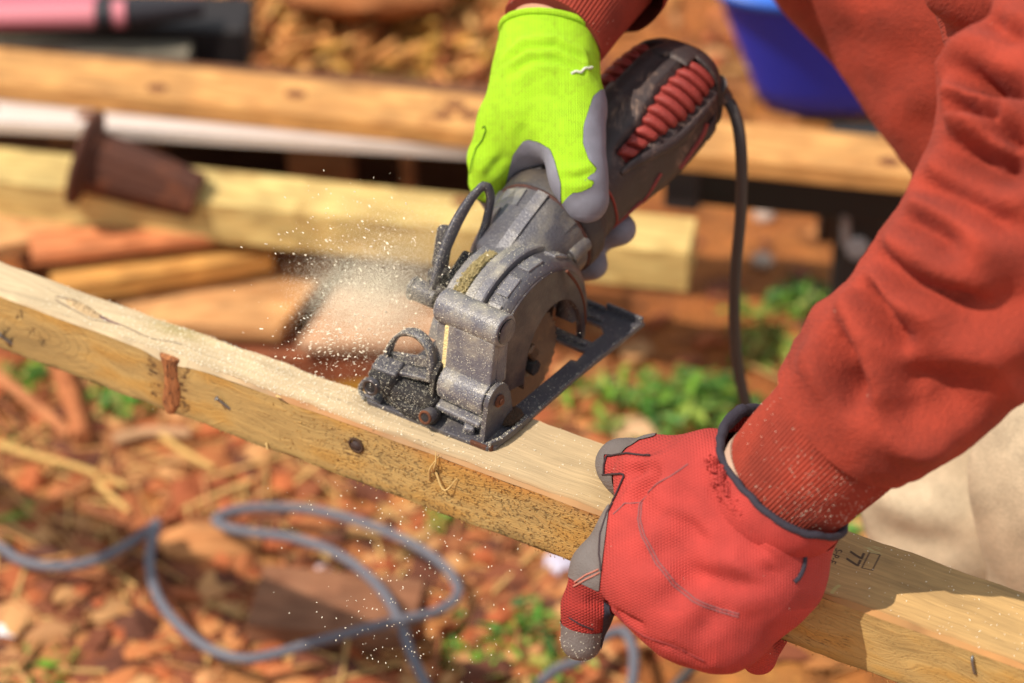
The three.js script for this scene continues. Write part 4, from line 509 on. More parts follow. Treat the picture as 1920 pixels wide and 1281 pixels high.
board('yellow_strip', 'mustard yellow painted strip showing between timber and saw plate', 'strip', [470, 700], [800, 726], 0.008, 0.05, 0.012, W(232, 184, 60));
board('grey_board', 'grey-green weathered board behind the long boards at the top left', 'board', [-200, 92], [352, 106], 0.145, 0.05, 0.02, W(150, 144, 128));
board('split_plank', 'short brown plank piece half buried inside the loop of grey cable', 'plank', [460, 1170], [770, 1200], 0.012, 0.075, 0.02, W(168, 116, 84));
const stick = (name, label, cat, px, r, m, h = 0.012) => whole(name, label, cat, boxUV(rope(px.map(([x, y], i) => { const p = gY(x, y); p.y += h + r; return p; }), (t) => r * (1 - 0.25 * t), 40, 8)), m);
stick('timber_stick', 'reddish stick standing out at the left edge below the yellow post', 'stick', [[2, 404], [24, 440], [44, 490], [52, 530]], 0.006, W(206, 122, 78));
stick('timber_stick', 'orange-brown stick lying upright in the photo below the timber\u2019s bark knot', 'stick', [[92, 680], [118, 730], [140, 790], [160, 860]], 0.0115, W(220, 138, 84));
stick('timber_stick', 'thin tan stick slanting down to the right at the lower left edge', 'stick', [[-20, 722], [60, 782], [136, 846]], 0.007, W(226, 150, 98));
const strawM = mat(lit(226, 180, 104), 0.8);
stick('straw', 'thick yellow straw lying flat at the lower left edge', 'straw', [[0, 860], [80, 884], [160, 906], [240, 938]], 0.0038, strawM);
stick('straw', 'short yellow straw above the cable loop, pointing down right', 'straw', [[298, 836], [340, 868], [402, 904]], 0.0036, strawM);
stick('straw', 'yellow straw leading down to the cable\u2019s left bend', 'straw', [[186, 930], [212, 956], [244, 984]], 0.0035, strawM);
stick('straw', 'greyish dry stalk right of the first straws', 'straw', [[218, 856], [280, 840], [360, 842]], 0.006, mat(lit(206, 160, 116), 0.85));
// extension cable looping over the ground
const cab = (px, h = 0.004) => px.map(([x, y, e = 0]) => { return onY(x, y, 0.027 + e); });
const cableM = mat(lit(112, 112, 122), 0.6);
{
  const t = thing('extension_cable', 'grey extension cable lying in a wide loop on the littered ground', 'cable', gY(290, 1010)); const k = (l) => l.map(([a, b, e]) => [a * 0.573, 780 + b * 0.573, e]);
  placed('cable_run', rope(cab(k([[-120, 380], [0, 430], [60, 470], [150, 492], [240, 490], [330, 466], [420, 420], [480, 380], [512, 352, 0.01], [500, 400, 0.01], [490, 480], [520, 600], [600, 700], [700, 770], [800, 795], [900, 780], [1000, 750], [1150, 710], [1300, 670, 0.006], [1430, 640], [1490, 600], [1500, 570], [1470, 510], [1400, 450], [1300, 395], [1200, 355], [1100, 325], [1000, 305], [850, 300], [755, 314], [705, 340], [750, 368], [850, 385], [960, 400], [1100, 450], [1200, 520], [1270, 600], [1310, 680], [1350, 790], [1390, 874], [1430, 980]])), 0.0043, 420, 10), cableM, t);
  placed('cable_run', rope(cab([[985, 1310], [1040, 1258], [1090, 1236], [1130, 1196], [1168, 1184], [1186, 1215], [1188, 1260], [1180, 1310]], 0.01), 0.0043, 90, 10), cableM, t);
}
{ // blue tub with bright rim
  const b = onY(1578, 234, 0), t = thing('plastic_tub', 'deep blue plastic tub with a bright rim, behind the long board', 'tub', V(b.x, 0, b.z - 0.06)), blue = mat(lit(26, 58, 216), 0.45), rimM = mat(lit(50, 120, 240), 0.4);
  const sec = (w, d, y) => Array.from({ length: 64 }, (_, i) => { const a = i / 64 * 2 * Math.PI, f = 1 / Math.pow(Math.pow(Math.abs(Math.cos(a)), 3.4) + Math.pow(Math.abs(Math.sin(a)), 3.4), 1 / 3.4); return V(b.x + w * f * Math.cos(a), y, b.z - 0.075 + d * f * Math.sin(a)); });
  placed('tub_wall', loft([sec(0.07, 0.05, 0.004), sec(0.088, 0.062, 0.006), sec(0.095, 0.067, 0.03), sec(0.144, 0.098, 0.155), sec(0.140, 0.094, 0.155), sec(0.08, 0.06, 0.02)]), blue, t); placed('tub_rim', loft([sec(0.143, 0.097, 0.152), sec(0.153, 0.107, 0.153), sec(0.154, 0.108, 0.164), sec(0.140, 0.094, 0.166)], true, false), rimM, t);
  whole('paint_pail', 'small light blue pail beside the dark blue tub', 'pail', (() => { const p = onY(1690, 236, 0.0); return merge([cylDir(V(p.x, 0.0, p.z - 0.03), V(0, 1, 0), 0.028, 0.12, 28, 0.033), cylDir(V(p.x, 0.116, p.z - 0.03), V(0, 1, 0), 0.035, 0.008, 28)]); })(), mat(lit(96, 150, 200), 0.5));
}
{ // pink and black tool at the top left
  const p = onY(90, 44, 0.17), t = thing('pink_level', 'pink and black handled tool lying on boards in the top left corner', 'tool', V(p.x, 0, p.z)), pink = mat(lit(232, 140, 150), 0.4), bk = mat(lit(40, 34, 40), 0.5), q = (x, y) => onY(x, y, 0.185);
  const bar = (a, b, r, m, n, r2 = r) => { const A = q(...a), B = q(...b); placed(n, boxUV(cylDir(A, B.clone().sub(A), r, A.distanceTo(B), 24, r2)), m, t); };
  bar([-120, 34], [180, 28], 0.013, pink, 'handle'); bar([-120, 6], [186, 4], 0.009, mat(lit(206, 110, 130), 0.4), 'upper_bar'); bar([180, 28], [211, 27], 0.016, bk, 'collar'); bar([211, 27], [236, 26], 0.014, pink, 'grip_ring'); bar([236, 26], [380, 12], 0.017, bk, 'body', 0.010);
  placed('case', boxUV(rbox(0.34, 0.05, 0.07, onY(150, 60, 0.15).x, 0.135, onY(150, 60, 0.15).z - 0.03, 0.006, 0, -0.05)), mat(lit(34, 26, 26), 0.7), t);
}
// ---------- litter: countless leaves, straw and chips ----------
{
  const leaf = (() => { const n = 8, pos = [], idx = []; for (let i = 0; i <= n; i++) { const t = i / n, w = Math.sin(Math.PI * Math.pow(t, 0.8)) * 0.36 * (0.85 + 0.15 * Math.sin(t * 17)), y = 0.30 * Math.sin(t * 2.6) - 0.12; pos.push(t - 0.5, y - 0.12, -w, t - 0.5, y + 0.02, 0, t - 0.5, y - 0.08, w); } for (let i = 0; i < n; i++) for (const k of [0, 1]) { const a = i * 3 + k; idx.push(a, a + 1, a + 4, a, a + 4, a + 3); } const g = new THREE.BufferGeometry(); g.setAttribute('position', new THREE.Float32BufferAttribute(pos, 3)); g.setIndex(idx); g.computeVertexNormals(); return g; })();
  const M4 = new THREE.Matrix4(), Q = new THREE.Quaternion(), E = new THREE.Euler(), col = new THREE.Color();
  const strew = (name, label, n, g, m, place, cols) => { const o = new THREE.InstancedMesh(g, m, n); o.name = name; for (let i = 0; i < n; i++) { const { x, y, s, lift = 0, e } = place(i), p = gY(x, y); p.y += lift; o.setMatrixAt(i, M4.compose(p, Q.setFromEuler(E.set(...(e || [rr(-0.6, 0.6), rr(0, 6.3), rr(-0.6, 0.6)]))), s)); const c = cols[Math.floor(rnd() * cols.length)], v = rr(0.8, 1.15); o.setColorAt(i, col.copy(c).multiplyScalar(v)); } o.castShadow = o.receiveShadow = true; scene.add(o); return tag(o, label, 'litter', null, 'stuff'); };
  const pick = () => { const w = rnd(); return w < 0.66 ? [rr(-80, 1180), 700 + 620 * rnd()] : w < 0.78 ? [rr(-900, 300), rr(380, 1500)] : w < 0.90 ? [rr(380, 960), rr(-40, 130)] : w < 0.96 ? [rr(980, 1700), rr(-60, 240)] : [rr(1060, 1960), rr(420, 1320)]; };
  const lm = mat(new THREE.Color(1, 1, 1), 0.85), cs2 = [lit(196, 118, 64), lit(210, 138, 78), lit(160, 88, 48), lit(214, 156, 98), lit(110, 58, 34), lit(178, 94, 48), lit(186, 120, 60), lit(136, 72, 40)];
  strew('leaf_litter', 'dry brown and tan leaves covering the ground', 1750, leaf, lm, () => { const [x, y] = pick(), s = 0.008 + 0.05 * Math.pow(rnd(), 1.7); return { x, y, s: V(s, s * rr(0.25, 0.65), s * rr(0.7, 1.3)), lift: rr(0.001, 0.007), e: [rr(-0.3, 0.3), rr(0, 6.3), rr(-0.3, 0.3)] }; }, cs2);
  strew('straw_litter', 'scattered pale straw on the ground', 950, new THREE.CylinderGeometry(0.5, 0.5, 1, 5), lm, () => { const [x, y] = pick(); return { x, y, s: V(rr(0.0016, 0.005), rr(0.02, 0.11), rr(0.0016, 0.005)), lift: rr(0.002, 0.012), e: [rr(1.35, 1.8), 0, rr(0, 6.3)] }; }, [lit(224, 178, 108), lit(206, 146, 86), lit(190, 122, 74), lit(160, 94, 56)]);
  strew('wood_chips', 'chips, clods and crumbs over the soil', 1500, new THREE.IcosahedronGeometry(1, 0), lm, () => { const [x, y] = pick(), s = 0.002 + 0.016 * Math.pow(rnd(), 3); return { x, y, s: V(s * rr(0.7, 2), s * rr(0.4, 1), s), lift: 0.002 }; }, [lit(196, 106, 56), lit(176, 90, 46), lit(206, 146, 92), lit(140, 74, 42), lit(200, 118, 66), lit(110, 60, 38)]);
  // heap of debris at the back: broken sticks and bark
  strew('brush_heap', 'heap of bark, twigs and leaves behind the long boards', 420, new THREE.CylinderGeometry(0.5, 0.35, 1, 6), lm, () => { const x = rr(390, 960), y = rr(-60, 170); return { x, y, s: V(rr(0.004, 0.014), rr(0.04, 0.16), rr(0.004, 0.012)), lift: rr(0.0, 0.03), e: [rr(1.2, 1.9), rr(0, 1), rr(0, 6.3)] }; }, [lit(236, 164, 92), lit(214, 138, 74), lit(170, 98, 52), lit(246, 186, 108), lit(140, 106, 50), lit(222, 168, 76)]);
}
// green weeds: each clump a plant of many small leaves
function weed(px, py, wide, high, n, cols, label) {
  wide *= 1.25; high *= 0.8; n = Math.round(n * 0.6);
  const c = gY(px, py), gs = [], g0 = new THREE.BufferGeometry(); g0.setAttribute('position', new THREE.Float32BufferAttribute([-0.5, 0, 0, 0, 0.12, -0.3, 0.5, 0, 0, 0, 0.12, 0.3], 3)); g0.setIndex([0, 2, 1, 0, 3, 2]);
  const cl = []; for (let i = 0; i < n; i++) { const a = rr(0, 6.3), r = Math.pow(rnd(), 0.75) * (0.7 + 0.6 * vnoise(a * 1.3, px, 3)), s = rr(0.007, 0.021), q = g0.clone(); q.scale(s * rr(0.8, 1.6), s, s * rr(0.5, 1.1)); q.rotateZ(rr(-0.8, 0.8)); q.rotateX(rr(-0.7, 0.7)); q.rotateY(rr(0, 6.3)); q.translate(c.x + wide * r * Math.cos(a), c.y + high * rnd() * (1 - 0.55 * r), c.z + wide * r * Math.sin(a) * 0.9); const k = cols[Math.floor(rnd() * cols.length)], m = q.toNonIndexed(); for (let v = 0; v < m.attributes.position.count; v++) cl.push(k.r, k.g, k.b); gs.push(m); }
  const g = mergeGeometries(gs); g.computeVertexNormals(); g.setAttribute('color', new THREE.Float32BufferAttribute(cl, 3));
  const t = thing('weed', label, 'weed', c.clone()); placed('foliage', g, weedM, t); const st = []; for (let i = 0; i < 7; i++) { const a = rr(0, 6.3); st.push(rope([c, c.clone().add(V(0.3 * wide * Math.cos(a), high * 0.5, 0.3 * wide * Math.sin(a))), c.clone().add(V(0.7 * wide * Math.cos(a), high * 0.7, 0.7 * wide * Math.sin(a)))], 0.0012, 8, 5)); } placed('stem', merge(st), mat(lit(110, 140, 50), 0.8), t);
}
const weedM = new THREE.MeshPhysicalMaterial({ color: 0xffffff, vertexColors: true, roughness: 0.6, transmission: 0.35, thickness: 0 });
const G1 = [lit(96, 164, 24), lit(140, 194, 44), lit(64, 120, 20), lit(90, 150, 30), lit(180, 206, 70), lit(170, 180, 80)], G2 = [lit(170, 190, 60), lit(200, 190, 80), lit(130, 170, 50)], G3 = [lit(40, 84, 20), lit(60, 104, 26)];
weed(1236, 790, 0.062, 0.05, 620, G1, 'large bright green weed clump behind the red glove');
weed(1330, 768, 0.038, 0.05, 300, G1, 'smaller green weed clump against the hanging power cord');
weed(1505, 572, 0.028, 0.03, 190, G1, 'green weed beside the trestle leg');
weed(1455, 660, 0.035, 0.02, 150, G2, 'yellowish weed below the one beside the trestle leg');
weed(1420, 590, 0.03, 0.015, 70, G2, 'sparse yellow weed right beside the power cord');
weed(1618, 965, 0.03, 0.03, 140, G1, 'green weed seen between sleeve cuff and trousers');
weed(975, 1196, 0.04, 0.03, 240, G1, 'bright green weed left of the dangling fingertip');
weed(880, 1218, 0.022, 0.02, 90, G1, 'little green weed right of the cable crossing');
weed(1040, 1240, 0.03, 0.02, 140, G2, 'yellow-green weed just below the fingertip');
weed(830, 984, 0.024, 0.02, 80, G2, 'yellow-green weed right above the cable loop');
weed(232, 762, 0.045, 0.03, 240, G1, 'green weed right of the upright brown stick');
weed(66, 722, 0.03, 0.03, 150, G1, 'green weed left of the upright brown stick');
weed(20, 836, 0.025, 0.02, 110, G1, 'green weed at the left edge above the straw');
weed(20, 1000, 0.03, 0.02, 80, G2, 'yellow weed at the left edge by the cable');
weed(60, 1262, 0.03, 0.02, 100, G1, 'green weed in the bottom left corner');
weed(850, 330, 0.05, 0.04, 220, G3, 'dark green weed in the shade under the boards, beside the neon glove');
weed(520, 330, 0.03, 0.03, 90, G3, 'dark weed deep under the pallet');
// small single bits
const lump = (name, label, cat, x, y, r, m, sq = 1, h = 0) => { const p = gY(x, y), g = new THREE.IcosahedronGeometry(1, 3), Q = g.attributes.position; for (let i = 0; i < Q.count; i++) { const f = 0.8 + 0.4 * fbm(Q.getX(i) * 1.6 + x, Q.getY(i) * 1.6, Q.getZ(i) * 1.6 + y, 3); Q.setXYZ(i, Q.getX(i) * f * r * sq, Q.getY(i) * f * r * 0.6, Q.getZ(i) * f * r); } g.computeVertexNormals(); g.translate(p.x, p.y + r * 0.4 + h, p.z); return whole(name, label, cat, boxUV(g), m); };
const white = mat(lit(246, 242, 240, 1.2), 0.4);
lump('pebble', 'bright white pebble right of the left cable end', 'pebble', 123, 982, 0.0065, white);
lump('plastic_scrap', 'white plastic scrap at the lower left edge', 'scrap', 8, 1190, 0.010, white, 1.5);
lump('plastic_scrap', 'small blue bottle cap touching the near side of the cable loop', 'scrap', 580, 1196, 0.009, mat(lit(50, 100, 220), 0.4));
lump('plastic_scrap', 'pale scrap inside the cable loop', 'scrap', 604, 1078, 0.010, mat(lit(226, 200, 200), 0.5));
lump('plastic_scrap', 'pale grey crumpled scrap showing between timber and red fingertip', 'scrap', 1052, 1072, 0.016, mat(lit(214, 206, 226), 0.5));
lump('stone', 'pale tan stone just behind the red glove\u2019s thumb', 'stone', 1194, 822, 0.019, mat(lit(232, 186, 140), 0.8), 1.3);
lump('stone', 'grey stone under the trestle, right of the power cord', 'stone', 1432, 410, 0.010, mat(lit(206, 178, 160), 0.8));
lump('stone', 'grey stone on the soil halfway to the trestle leg', 'stone', 1430, 496, 0.011, mat(lit(200, 176, 156), 0.8));
lump('bark_piece', 'big curved piece of dry bark in the debris heap', 'bark', 690, 90, 0.05, mat(lit(222, 146, 88), 0.9, { map: woodMap }), 2.0, 0.06);
lump('bark_piece', 'tan slab of bark inside the cable loop, left part', 'bark', 400, 1035, 0.024, mat(lit(228, 160, 100), 0.9, { map: woodMap }), 1.9);
lump('bark_piece', 'pale orange bark slab at the right of the cable crossing', 'bark', 700, 1160, 0.022, mat(lit(236, 170, 104), 0.9, { map: woodMap }), 1.9);

// ---------- the worker: sweatshirt, trousers, two different gloves ----------
const person = thing('person', 'worker in a rust red sweatshirt and beige trousers, holding the saw and the timber', 'person', V(0.62, 0, -0.42));
const redCloth = mat(lit(204, 74, 48), 0.95, { map: fleeceMap, bumpMap: fleeceBump, bumpScale: 0.0008 });
const ribCloth = mat(lit(200, 76, 52), 0.95, { map: fleeceMap, bumpMap: fleeceBump, bumpScale: 0.0003 });
const redGloveM = mat(lit(228, 78, 68), 0.85, { map: gloveMap, bumpMap: meshBump, bumpScale: 0.0006 });
const meshRed = mat(lit(206, 58, 46), 0.85, { map: gloveMap, bumpMap: meshBump, bumpScale: 0.0012 });
const greyLeather = mat(lit(142, 134, 128), 0.75, { map: gloveMap, bumpMap: fleeceBump, bumpScale: 0.0004 });
const navyTrim = mat(lit(52, 46, 58), 0.85, { bumpMap: fleeceBump, bumpScale: 0.0004 });
const neon = mat(new THREE.Color().setRGB(0.52, 0.93, 0.014), 0.85, { map: neonMap, bumpMap: knitBump, bumpScale: 0.0012 });
const greyCoat = mat(lit(164, 168, 182), 0.55, { map: gloveMap, bumpMap: knitBump, bumpScale: 0.00025 });
const skin = mat(lit(214, 158, 128), 0.6);
const beige = mat(lit(250, 226, 190, 1.2), 0.95, { map: fleeceMap, bumpMap: twillBump, bumpScale: 0.0003 });
const P3 = (a) => at(a[0], a[1], a[2]);
const chain = (list) => { const out = []; for (let i = 0; i + 1 < list.length; i++) out.push(bone(P3(list[i]), P3(list[i + 1]), list[i][3], list[i + 1][3])); return out; };
const runOn = (f, px, step = 9) => { const out = []; for (let i = 0; i + 1 < px.length; i++) { const n = Math.max(1, Math.round(Math.hypot(px[i + 1][0] - px[i][0], px[i + 1][1] - px[i][1]) / step)); for (let k = 0; k < n; k++) { const p = trace(f, mix(px[i][0], px[i + 1][0], k / n), mix(px[i][1], px[i + 1][1], k / n)); if (p) out.push(p); } } const p = trace(f, ...px[px.length - 1]); if (p) out.push(p); return out; };
const foldsOn = (f, list) => list.map(([amp, sig, ...px]) => ({ pts: runOn(f, px), amp, sig, taper: true })).filter((q) => q.pts.length > 1);
const pxU = CR.clone(), pxV = CU.clone();
const closeTo = (px, d) => P3([...px, d]);

// left hand: red glove pressed over the timber
{
  const W = [1452, 938, 1.462, 0.038], A = [1330, 985, 1.478, 0.037];
  const B = [...chain([W, A]), ...chain([W, [1405, 1065, 1.462, 0.034]]), ...chain([A, [1212, 1010, 1.485, 0.0235]]), ...chain([A, [1228, 1085, 1.468, 0.0245]]), ...chain([[1405, 1065, 1.462, 0.034], [1292, 1148, 1.462, 0.0235]]), ...chain([[1405, 1065, 1.462, 0.034], [1352, 1186, 1.460, 0.0195]]),
    ...chain([[1212, 1010, 1.485, 0.0235], [1228, 1085, 1.468, 0.0245], [1292, 1148, 1.462, 0.0235], [1352, 1186, 1.460, 0.0195]]), ...chain([[1405, 1065, 1.462, 0.034], [1440, 1070, 1.47, 0.028]]), ...chain([[1440, 1070, 1.47, 0.026], [1380, 1160, 1.468, 0.021]]),
    ...chain([[1325, 930, 1.478, 0.034], [1255, 925, 1.50, 0.026]])];
  const hand = body(B, 0.016);
  const index = chain([[1195, 1010, 1.489, 0.0215], [1128, 1072, 1.487, 0.0158], [1100, 1140, 1.487, 0.0128], [1090, 1200, 1.492, 0.0112]]);
  const thP = [[1310, 915, 1.485, 0.030], [1232, 893, 1.505, 0.0195]].concat((() => { const q = (x, y, h) => { const p = onY(x, y, h); return [x, y, p.clone().sub(EYE).dot(CF)]; }; return [[...q(1185, 880, 0.5155), 0.0145], [...q(1160, 868, 0.513), 0.0118]]; })());
  const thumb = chain(thP);
  const under = (k, r, sp) => { const q = P3(k), s = toBeam(q), b = (z, y) => { const p = BO.clone().addScaledVector(bx, s.x + sp).addScaledVector(bz, z); p.y = BO.y + y; return p; }; return [bone(q, b(0.016, 0.012), r, r * 0.72), bone(b(0.016, 0.012), b(0.004, -0.014), r * 0.72, r * 0.6), bone(b(0.004, -0.014), b(-0.026, -0.013), r * 0.6, r * 0.52)]; };
  const fingers = [...under([1228, 1085, 1.468], 0.019, -0.004), ...under([1292, 1148, 1.462], 0.018, 0), ...under([1352, 1186, 1.460], 0.0155, 0.004)];
  const all = [...B, ...index, ...thumb, ...fingers], handF = body([...B, ...thumb], 0.014), idxF = body(index, 0.008), finF = body(fingers, 0.004);
  const full = (x, y, z) => { const a = handF(x, y, z), b = Math.min(idxF(x, y, z), finF(x, y, z)), h = 0.007 - Math.abs(a - b); return Math.min(a, b) - (h > 0 ? h * h / 0.028 : 0); };
  const armDir = P3([1590, 790, 1.425]).sub(P3([1467, 915, 1.455])).normalize(), mouth = P3([1440, 938, 1.45]);
  const g0 = nets(full, boundsOf(all, 0.004), 0.0021);
  const folds = foldsOn(full, [
    [0.0028, 0.008, [1205, 1000], [1222, 1015]], [0.003, 0.008, [1228, 1080], [1246, 1096]], [0.003, 0.008, [1288, 1142], [1306, 1152]], [0.0026, 0.007, [1345, 1180], [1360, 1186]], [-0.0026, 0.005, [1188, 1050], [1222, 1046], [1262, 1020]], [-0.003, 0.005, [1238, 1130], [1268, 1116], [1306, 1076]], [-0.003, 0.005, [1310, 1190], [1330, 1160], [1372, 1120]], [-0.0022, 0.003, [1240, 960], [1290, 985], [1330, 1020]], [0.0018, 0.004, [1262, 950], [1310, 976], [1350, 1010]],
    [-0.0018, 0.0025, [1390, 1030], [1420, 1060], [1466, 1080]], [0.002, 0.003, [1360, 1040], [1400, 1078], [1460, 1096]],
    [0.0033, 0.0026, [1325, 868], [1342, 905], [1372, 945], [1408, 985], [1440, 1020], [1476, 1050]],
    [-0.0027, 0.0020, [1316, 880], [1334, 918], [1366, 960], [1400, 1000], [1436, 1036], [1468, 1062]],
    [0.0024, 0.0020, [1350, 930], [1384, 972], [1420, 1008]],
    [-0.0039, 0.0055, [1310, 1090], [1370, 1096], [1430, 1088], [1480, 1070]], [0.0033, 0.0060, [1330, 1060], [1400, 1062], [1460, 1052]], [0.0030, 0.0060, [1320, 1125], [1390, 1128], [1450, 1108]],
    [-0.0030, 0.0040, [1278, 1065], [1320, 1082], [1360, 1084]], [-0.0024, 0.0060, [1270, 900], [1290, 960], [1300, 1010]], [0.0027, 0.0060, [1240, 910], [1255, 960], [1262, 1010]],
    [0.0036, 0.0035, [1168, 860], [1190, 872], [1222, 868], [1250, 856]], [-0.0045, 0.0030, [1180, 880], [1205, 884], [1235, 874]], [0.0033, 0.0034, [1172, 935], [1196, 905], [1222, 878], [1240, 866]], [-0.0045, 0.0028, [1186, 945], [1210, 912], [1236, 884]],
    [-0.0033, 0.0022, [1100, 1122], [1126, 1134], [1146, 1140]], [0.0024, 0.0030, [1092, 1140], [1120, 1150], [1140, 1152]],
    [-0.0033, 0.0020, [1152, 1146], [1176, 1162], [1208, 1178]], [-0.0018, 0.0018, [1226, 1206], [1262, 1216], [1300, 1236]],
  ]);
  relief(g0, folds, (p) => 0.0011 * (fbm(p.x * 70, p.y * 70, p.z * 70, 3) - 0.5));
  const [gHand] = split(g0, (p) => p.clone().sub(mouth).dot(armDir) - 0.004);
  const glove = placed('red_glove', planarUV(gHand, pxU, pxV), redGloveM, person);
  // zones of other cloth: cut from the same surface and stood a little proud
  const proud = (geo, d) => { const P = geo.attributes.position, N = geo.attributes.normal; for (let i = 0; i < P.count; i++) P.setXYZ(i, P.getX(i) + N.getX(i) * d, P.getY(i) + N.getY(i) * d, P.getZ(i) + N.getZ(i) * d); return geo; };
  const gAll = split(g0, (p) => 1)[1]; // world copy before it was moved
  const iK = P3([1195, 1010, 1.489]), iP = P3([1128, 1072, 1.487]), iD = P3([1100, 1140, 1.487]), iT = P3([1090, 1200, 1.492]), tI = P3(thP[2]), tT = P3(thP[3]);
  const dI = iT.clone().sub(iD).normalize(), dP = iP.clone().sub(iK).normalize();
  const nearIdx = (p) => idxF(p.x, p.y, p.z) - 0.0035;
  const zone = (f) => split(gAll, f)[0];
  const mx = (...a) => Math.max(...a), side = (p, px0, px1) => { const [x, y] = project(p); return ((px1[0] - px0[0]) * (y - px0[1]) - (px1[1] - px0[1]) * (x - px0[0])) / Math.hypot(px1[0] - px0[0], px1[1] - px0[1]) * 0.0003; };
  const zs = [
    ['fingertip_patch', greyLeather, (p) => mx(nearIdx(p), 0.006 - p.clone().sub(iD).dot(dI) + 0.004), 0.0007],
    ['finger_mesh', meshRed, (p) => mx(nearIdx(p), p.clone().sub(iD).dot(dI) - 0.010, -(p.clone().sub(iP).dot(iD.clone().sub(iP).normalize()) - 0.010)), 0.0003],
    ['knuckle_patch', greyLeather, (p) => mx(nearIdx(p) - 0.004, p.clone().sub(iP).dot(iD.clone().sub(iP).normalize()) - 0.0095, side(p, [1129, 1072], [1144, 945])), 0.0008],
    ['finger_lining', navyTrim, (p) => mx(nearIdx(p) - 0.001, side(p, [1138, 1090], [1120, 1240]), -(p.clone().sub(iP).dot(iD.clone().sub(iP).normalize()) + 0.004)), 0.0012],
    ['thumb_patch', greyLeather, (p) => mx(thumb.length && body(thumb, 0.006)(p.x, p.y, p.z) - 0.003, -0.0003 * (() => { const [x, y] = project(p); return Math.min(mx(1134 - x, 853 + 0.04 * (x - 1134) - y, y - 888), mx(1166 + 0.3 * (y - 888) - x, 888 - y), 1232 - x); })()), 0.0008],
  ];
  for (const [n, m, f, d] of zs) { const g = zone(f); if (g.attributes.position.count) placed(n, planarUV(proud(g, d), pxU, pxV), m, glove); }
  // stitched seams, riding on the folded surface
  const GP = g0.attributes.position, ride = (p, n) => { let best = 1e9, h = 0; for (let i = 0; i < GP.count; i++) { const dx = GP.getX(i) - p.x, dy = GP.getY(i) - p.y, dz = GP.getZ(i) - p.z, d = dx * dx + dy * dy + dz * dz; if (d > 1.2e-4) continue; const k = dx * n.x + dy * n.y + dz * n.z, l = d - k * k; if (l < best) { best = l; h = k; } } return h; };
  const seam = (px, off = 0.0002, r = 0.00045, m = mat(lit(150, 92, 92), 0.9)) => { const p = runOn(full, px, 7).map((q) => { const n = gradOf(full, q); return q.addScaledVector(n, off + ride(q, n)); }); if (p.length > 3) placed('seam', rope(p, r, p.length * 3, 6), m, glove); };
  seam([[1199, 940], [1198, 975], [1208, 1012], [1230, 1058], [1262, 1098], [1300, 1128], [1350, 1148], [1385, 1155]]); seam([[1203, 940], [1203, 974], [1213, 1010], [1235, 1054], [1266, 1093], [1304, 1123], [1352, 1143], [1386, 1149]]);
  seam([[1150, 965], [1172, 945], [1199, 935], [1240, 905], [1290, 870]], 0.0002, 0.0004); seam([[1080, 1092], [1100, 1078], [1125, 1068]], 0.0012, 0.0005, mat(lit(206, 130, 110), 0.9)); seam([[1078, 1100], [1100, 1086], [1127, 1074]], 0.0012, 0.0005, mat(lit(206, 130, 110), 0.9));
  seam([[1146, 1142], [1170, 1168], [1206, 1192], [1262, 1216], [1320, 1240]], 0.0, 0.0007, mat(lit(150, 50, 46), 0.9));
  const pipe = mat(lit(60, 40, 44), 0.85); seam([[1150, 945], [1140, 962], [1128, 1000], [1125, 1040], [1129, 1070]], 0.0008, 0.0007, pipe); seam([[1134, 888], [1134, 872], [1138, 856], [1165, 852], [1200, 856], [1226, 860]], 0.0008, 0.0006, pipe); seam([[1132, 890], [1165, 889], [1172, 892], [1160, 920], [1150, 942]], 0.0008, 0.0006, pipe); seam([[1068, 1158], [1088, 1170], [1112, 1180]], 0.0008, 0.0005, pipe);
  { // elastic gather along the wrist: a ruffle of small lumps
    const p = runOn(full, [[1338, 868], [1350, 900], [1376, 940], [1408, 978], [1430, 1000]], 4), blobs = []; for (const q of p) for (let k = 0; k < 3; k++) { const s = new THREE.IcosahedronGeometry(1, 2); s.scale(rr(0.002, 0.0046), rr(0.001, 0.0017), rr(0.0012, 0.0022)); s.rotateZ(rr(-1.2, -0.2)); const n = gradOf(full, q); s.translate(q.x + rr(-0.004, 0.004), q.y + rr(-0.004, 0.004) + n.y * 0.0002, q.z + n.z * 0.0002); blobs.push(s); }
    placed('gathered_elastic', planarUV(merge(blobs), pxU, pxV), redGloveM, glove); }
  // flared cuff with its dark binding
  const rim = [[1428, 768, 1.49], [1396, 770, 1.478], [1368, 790, 1.466], [1352, 822, 1.454], [1353, 858, 1.445], [1378, 898, 1.427], [1420, 944, 1.415], [1470, 982, 1.411], [1525, 1004, 1.414], [1566, 1007, 1.426], [1583, 990, 1.446], [1576, 950, 1.470], [1545, 890, 1.492], [1500, 825, 1.502], [1460, 785, 1.500]].map(P3);
  const rimC = new THREE.CatmullRomCurve3(rim, true), R1 = Array.from({ length: 90 }, (_, i) => rimC.getPoint(i / 90)), cen = R1.reduce((s, p) => s.add(p), V()).multiplyScalar(1 / 90);
  const mid = (k, pull, puff) => R1.map((p) => { const q = p.clone().sub(cen); return cen.clone().addScaledVector(armDir, -pull).addScaledVector(q, k); });
  const cuff = loft([R1, mid(1.03, 0.006), mid(1.02, 0.014), mid(0.97, 0.022), mid(0.88, 0.032), mid(0.76, 0.04)], true, false, (i, j) => [i / 90 * 0.27, j * 0.008]); relief(cuff, [], (p) => 0.0018 * (fbm(p.x * 40, p.y * 40, p.z * 40, 3) - 0.5));
  const cu = placed('glove_cuff', planarUV(cuff, pxU, pxV), redGloveM, glove); const bp = Array.from({ length: 161 }, (_, i) => rimC.getPoint((i % 160) / 160).add(V(0.0008 * (vnoise(i * 0.31, 2) - 0.5), 0.0016 * (vnoise(i * 0.23, 5) - 0.5), 0))); const bF2 = frames(bp);
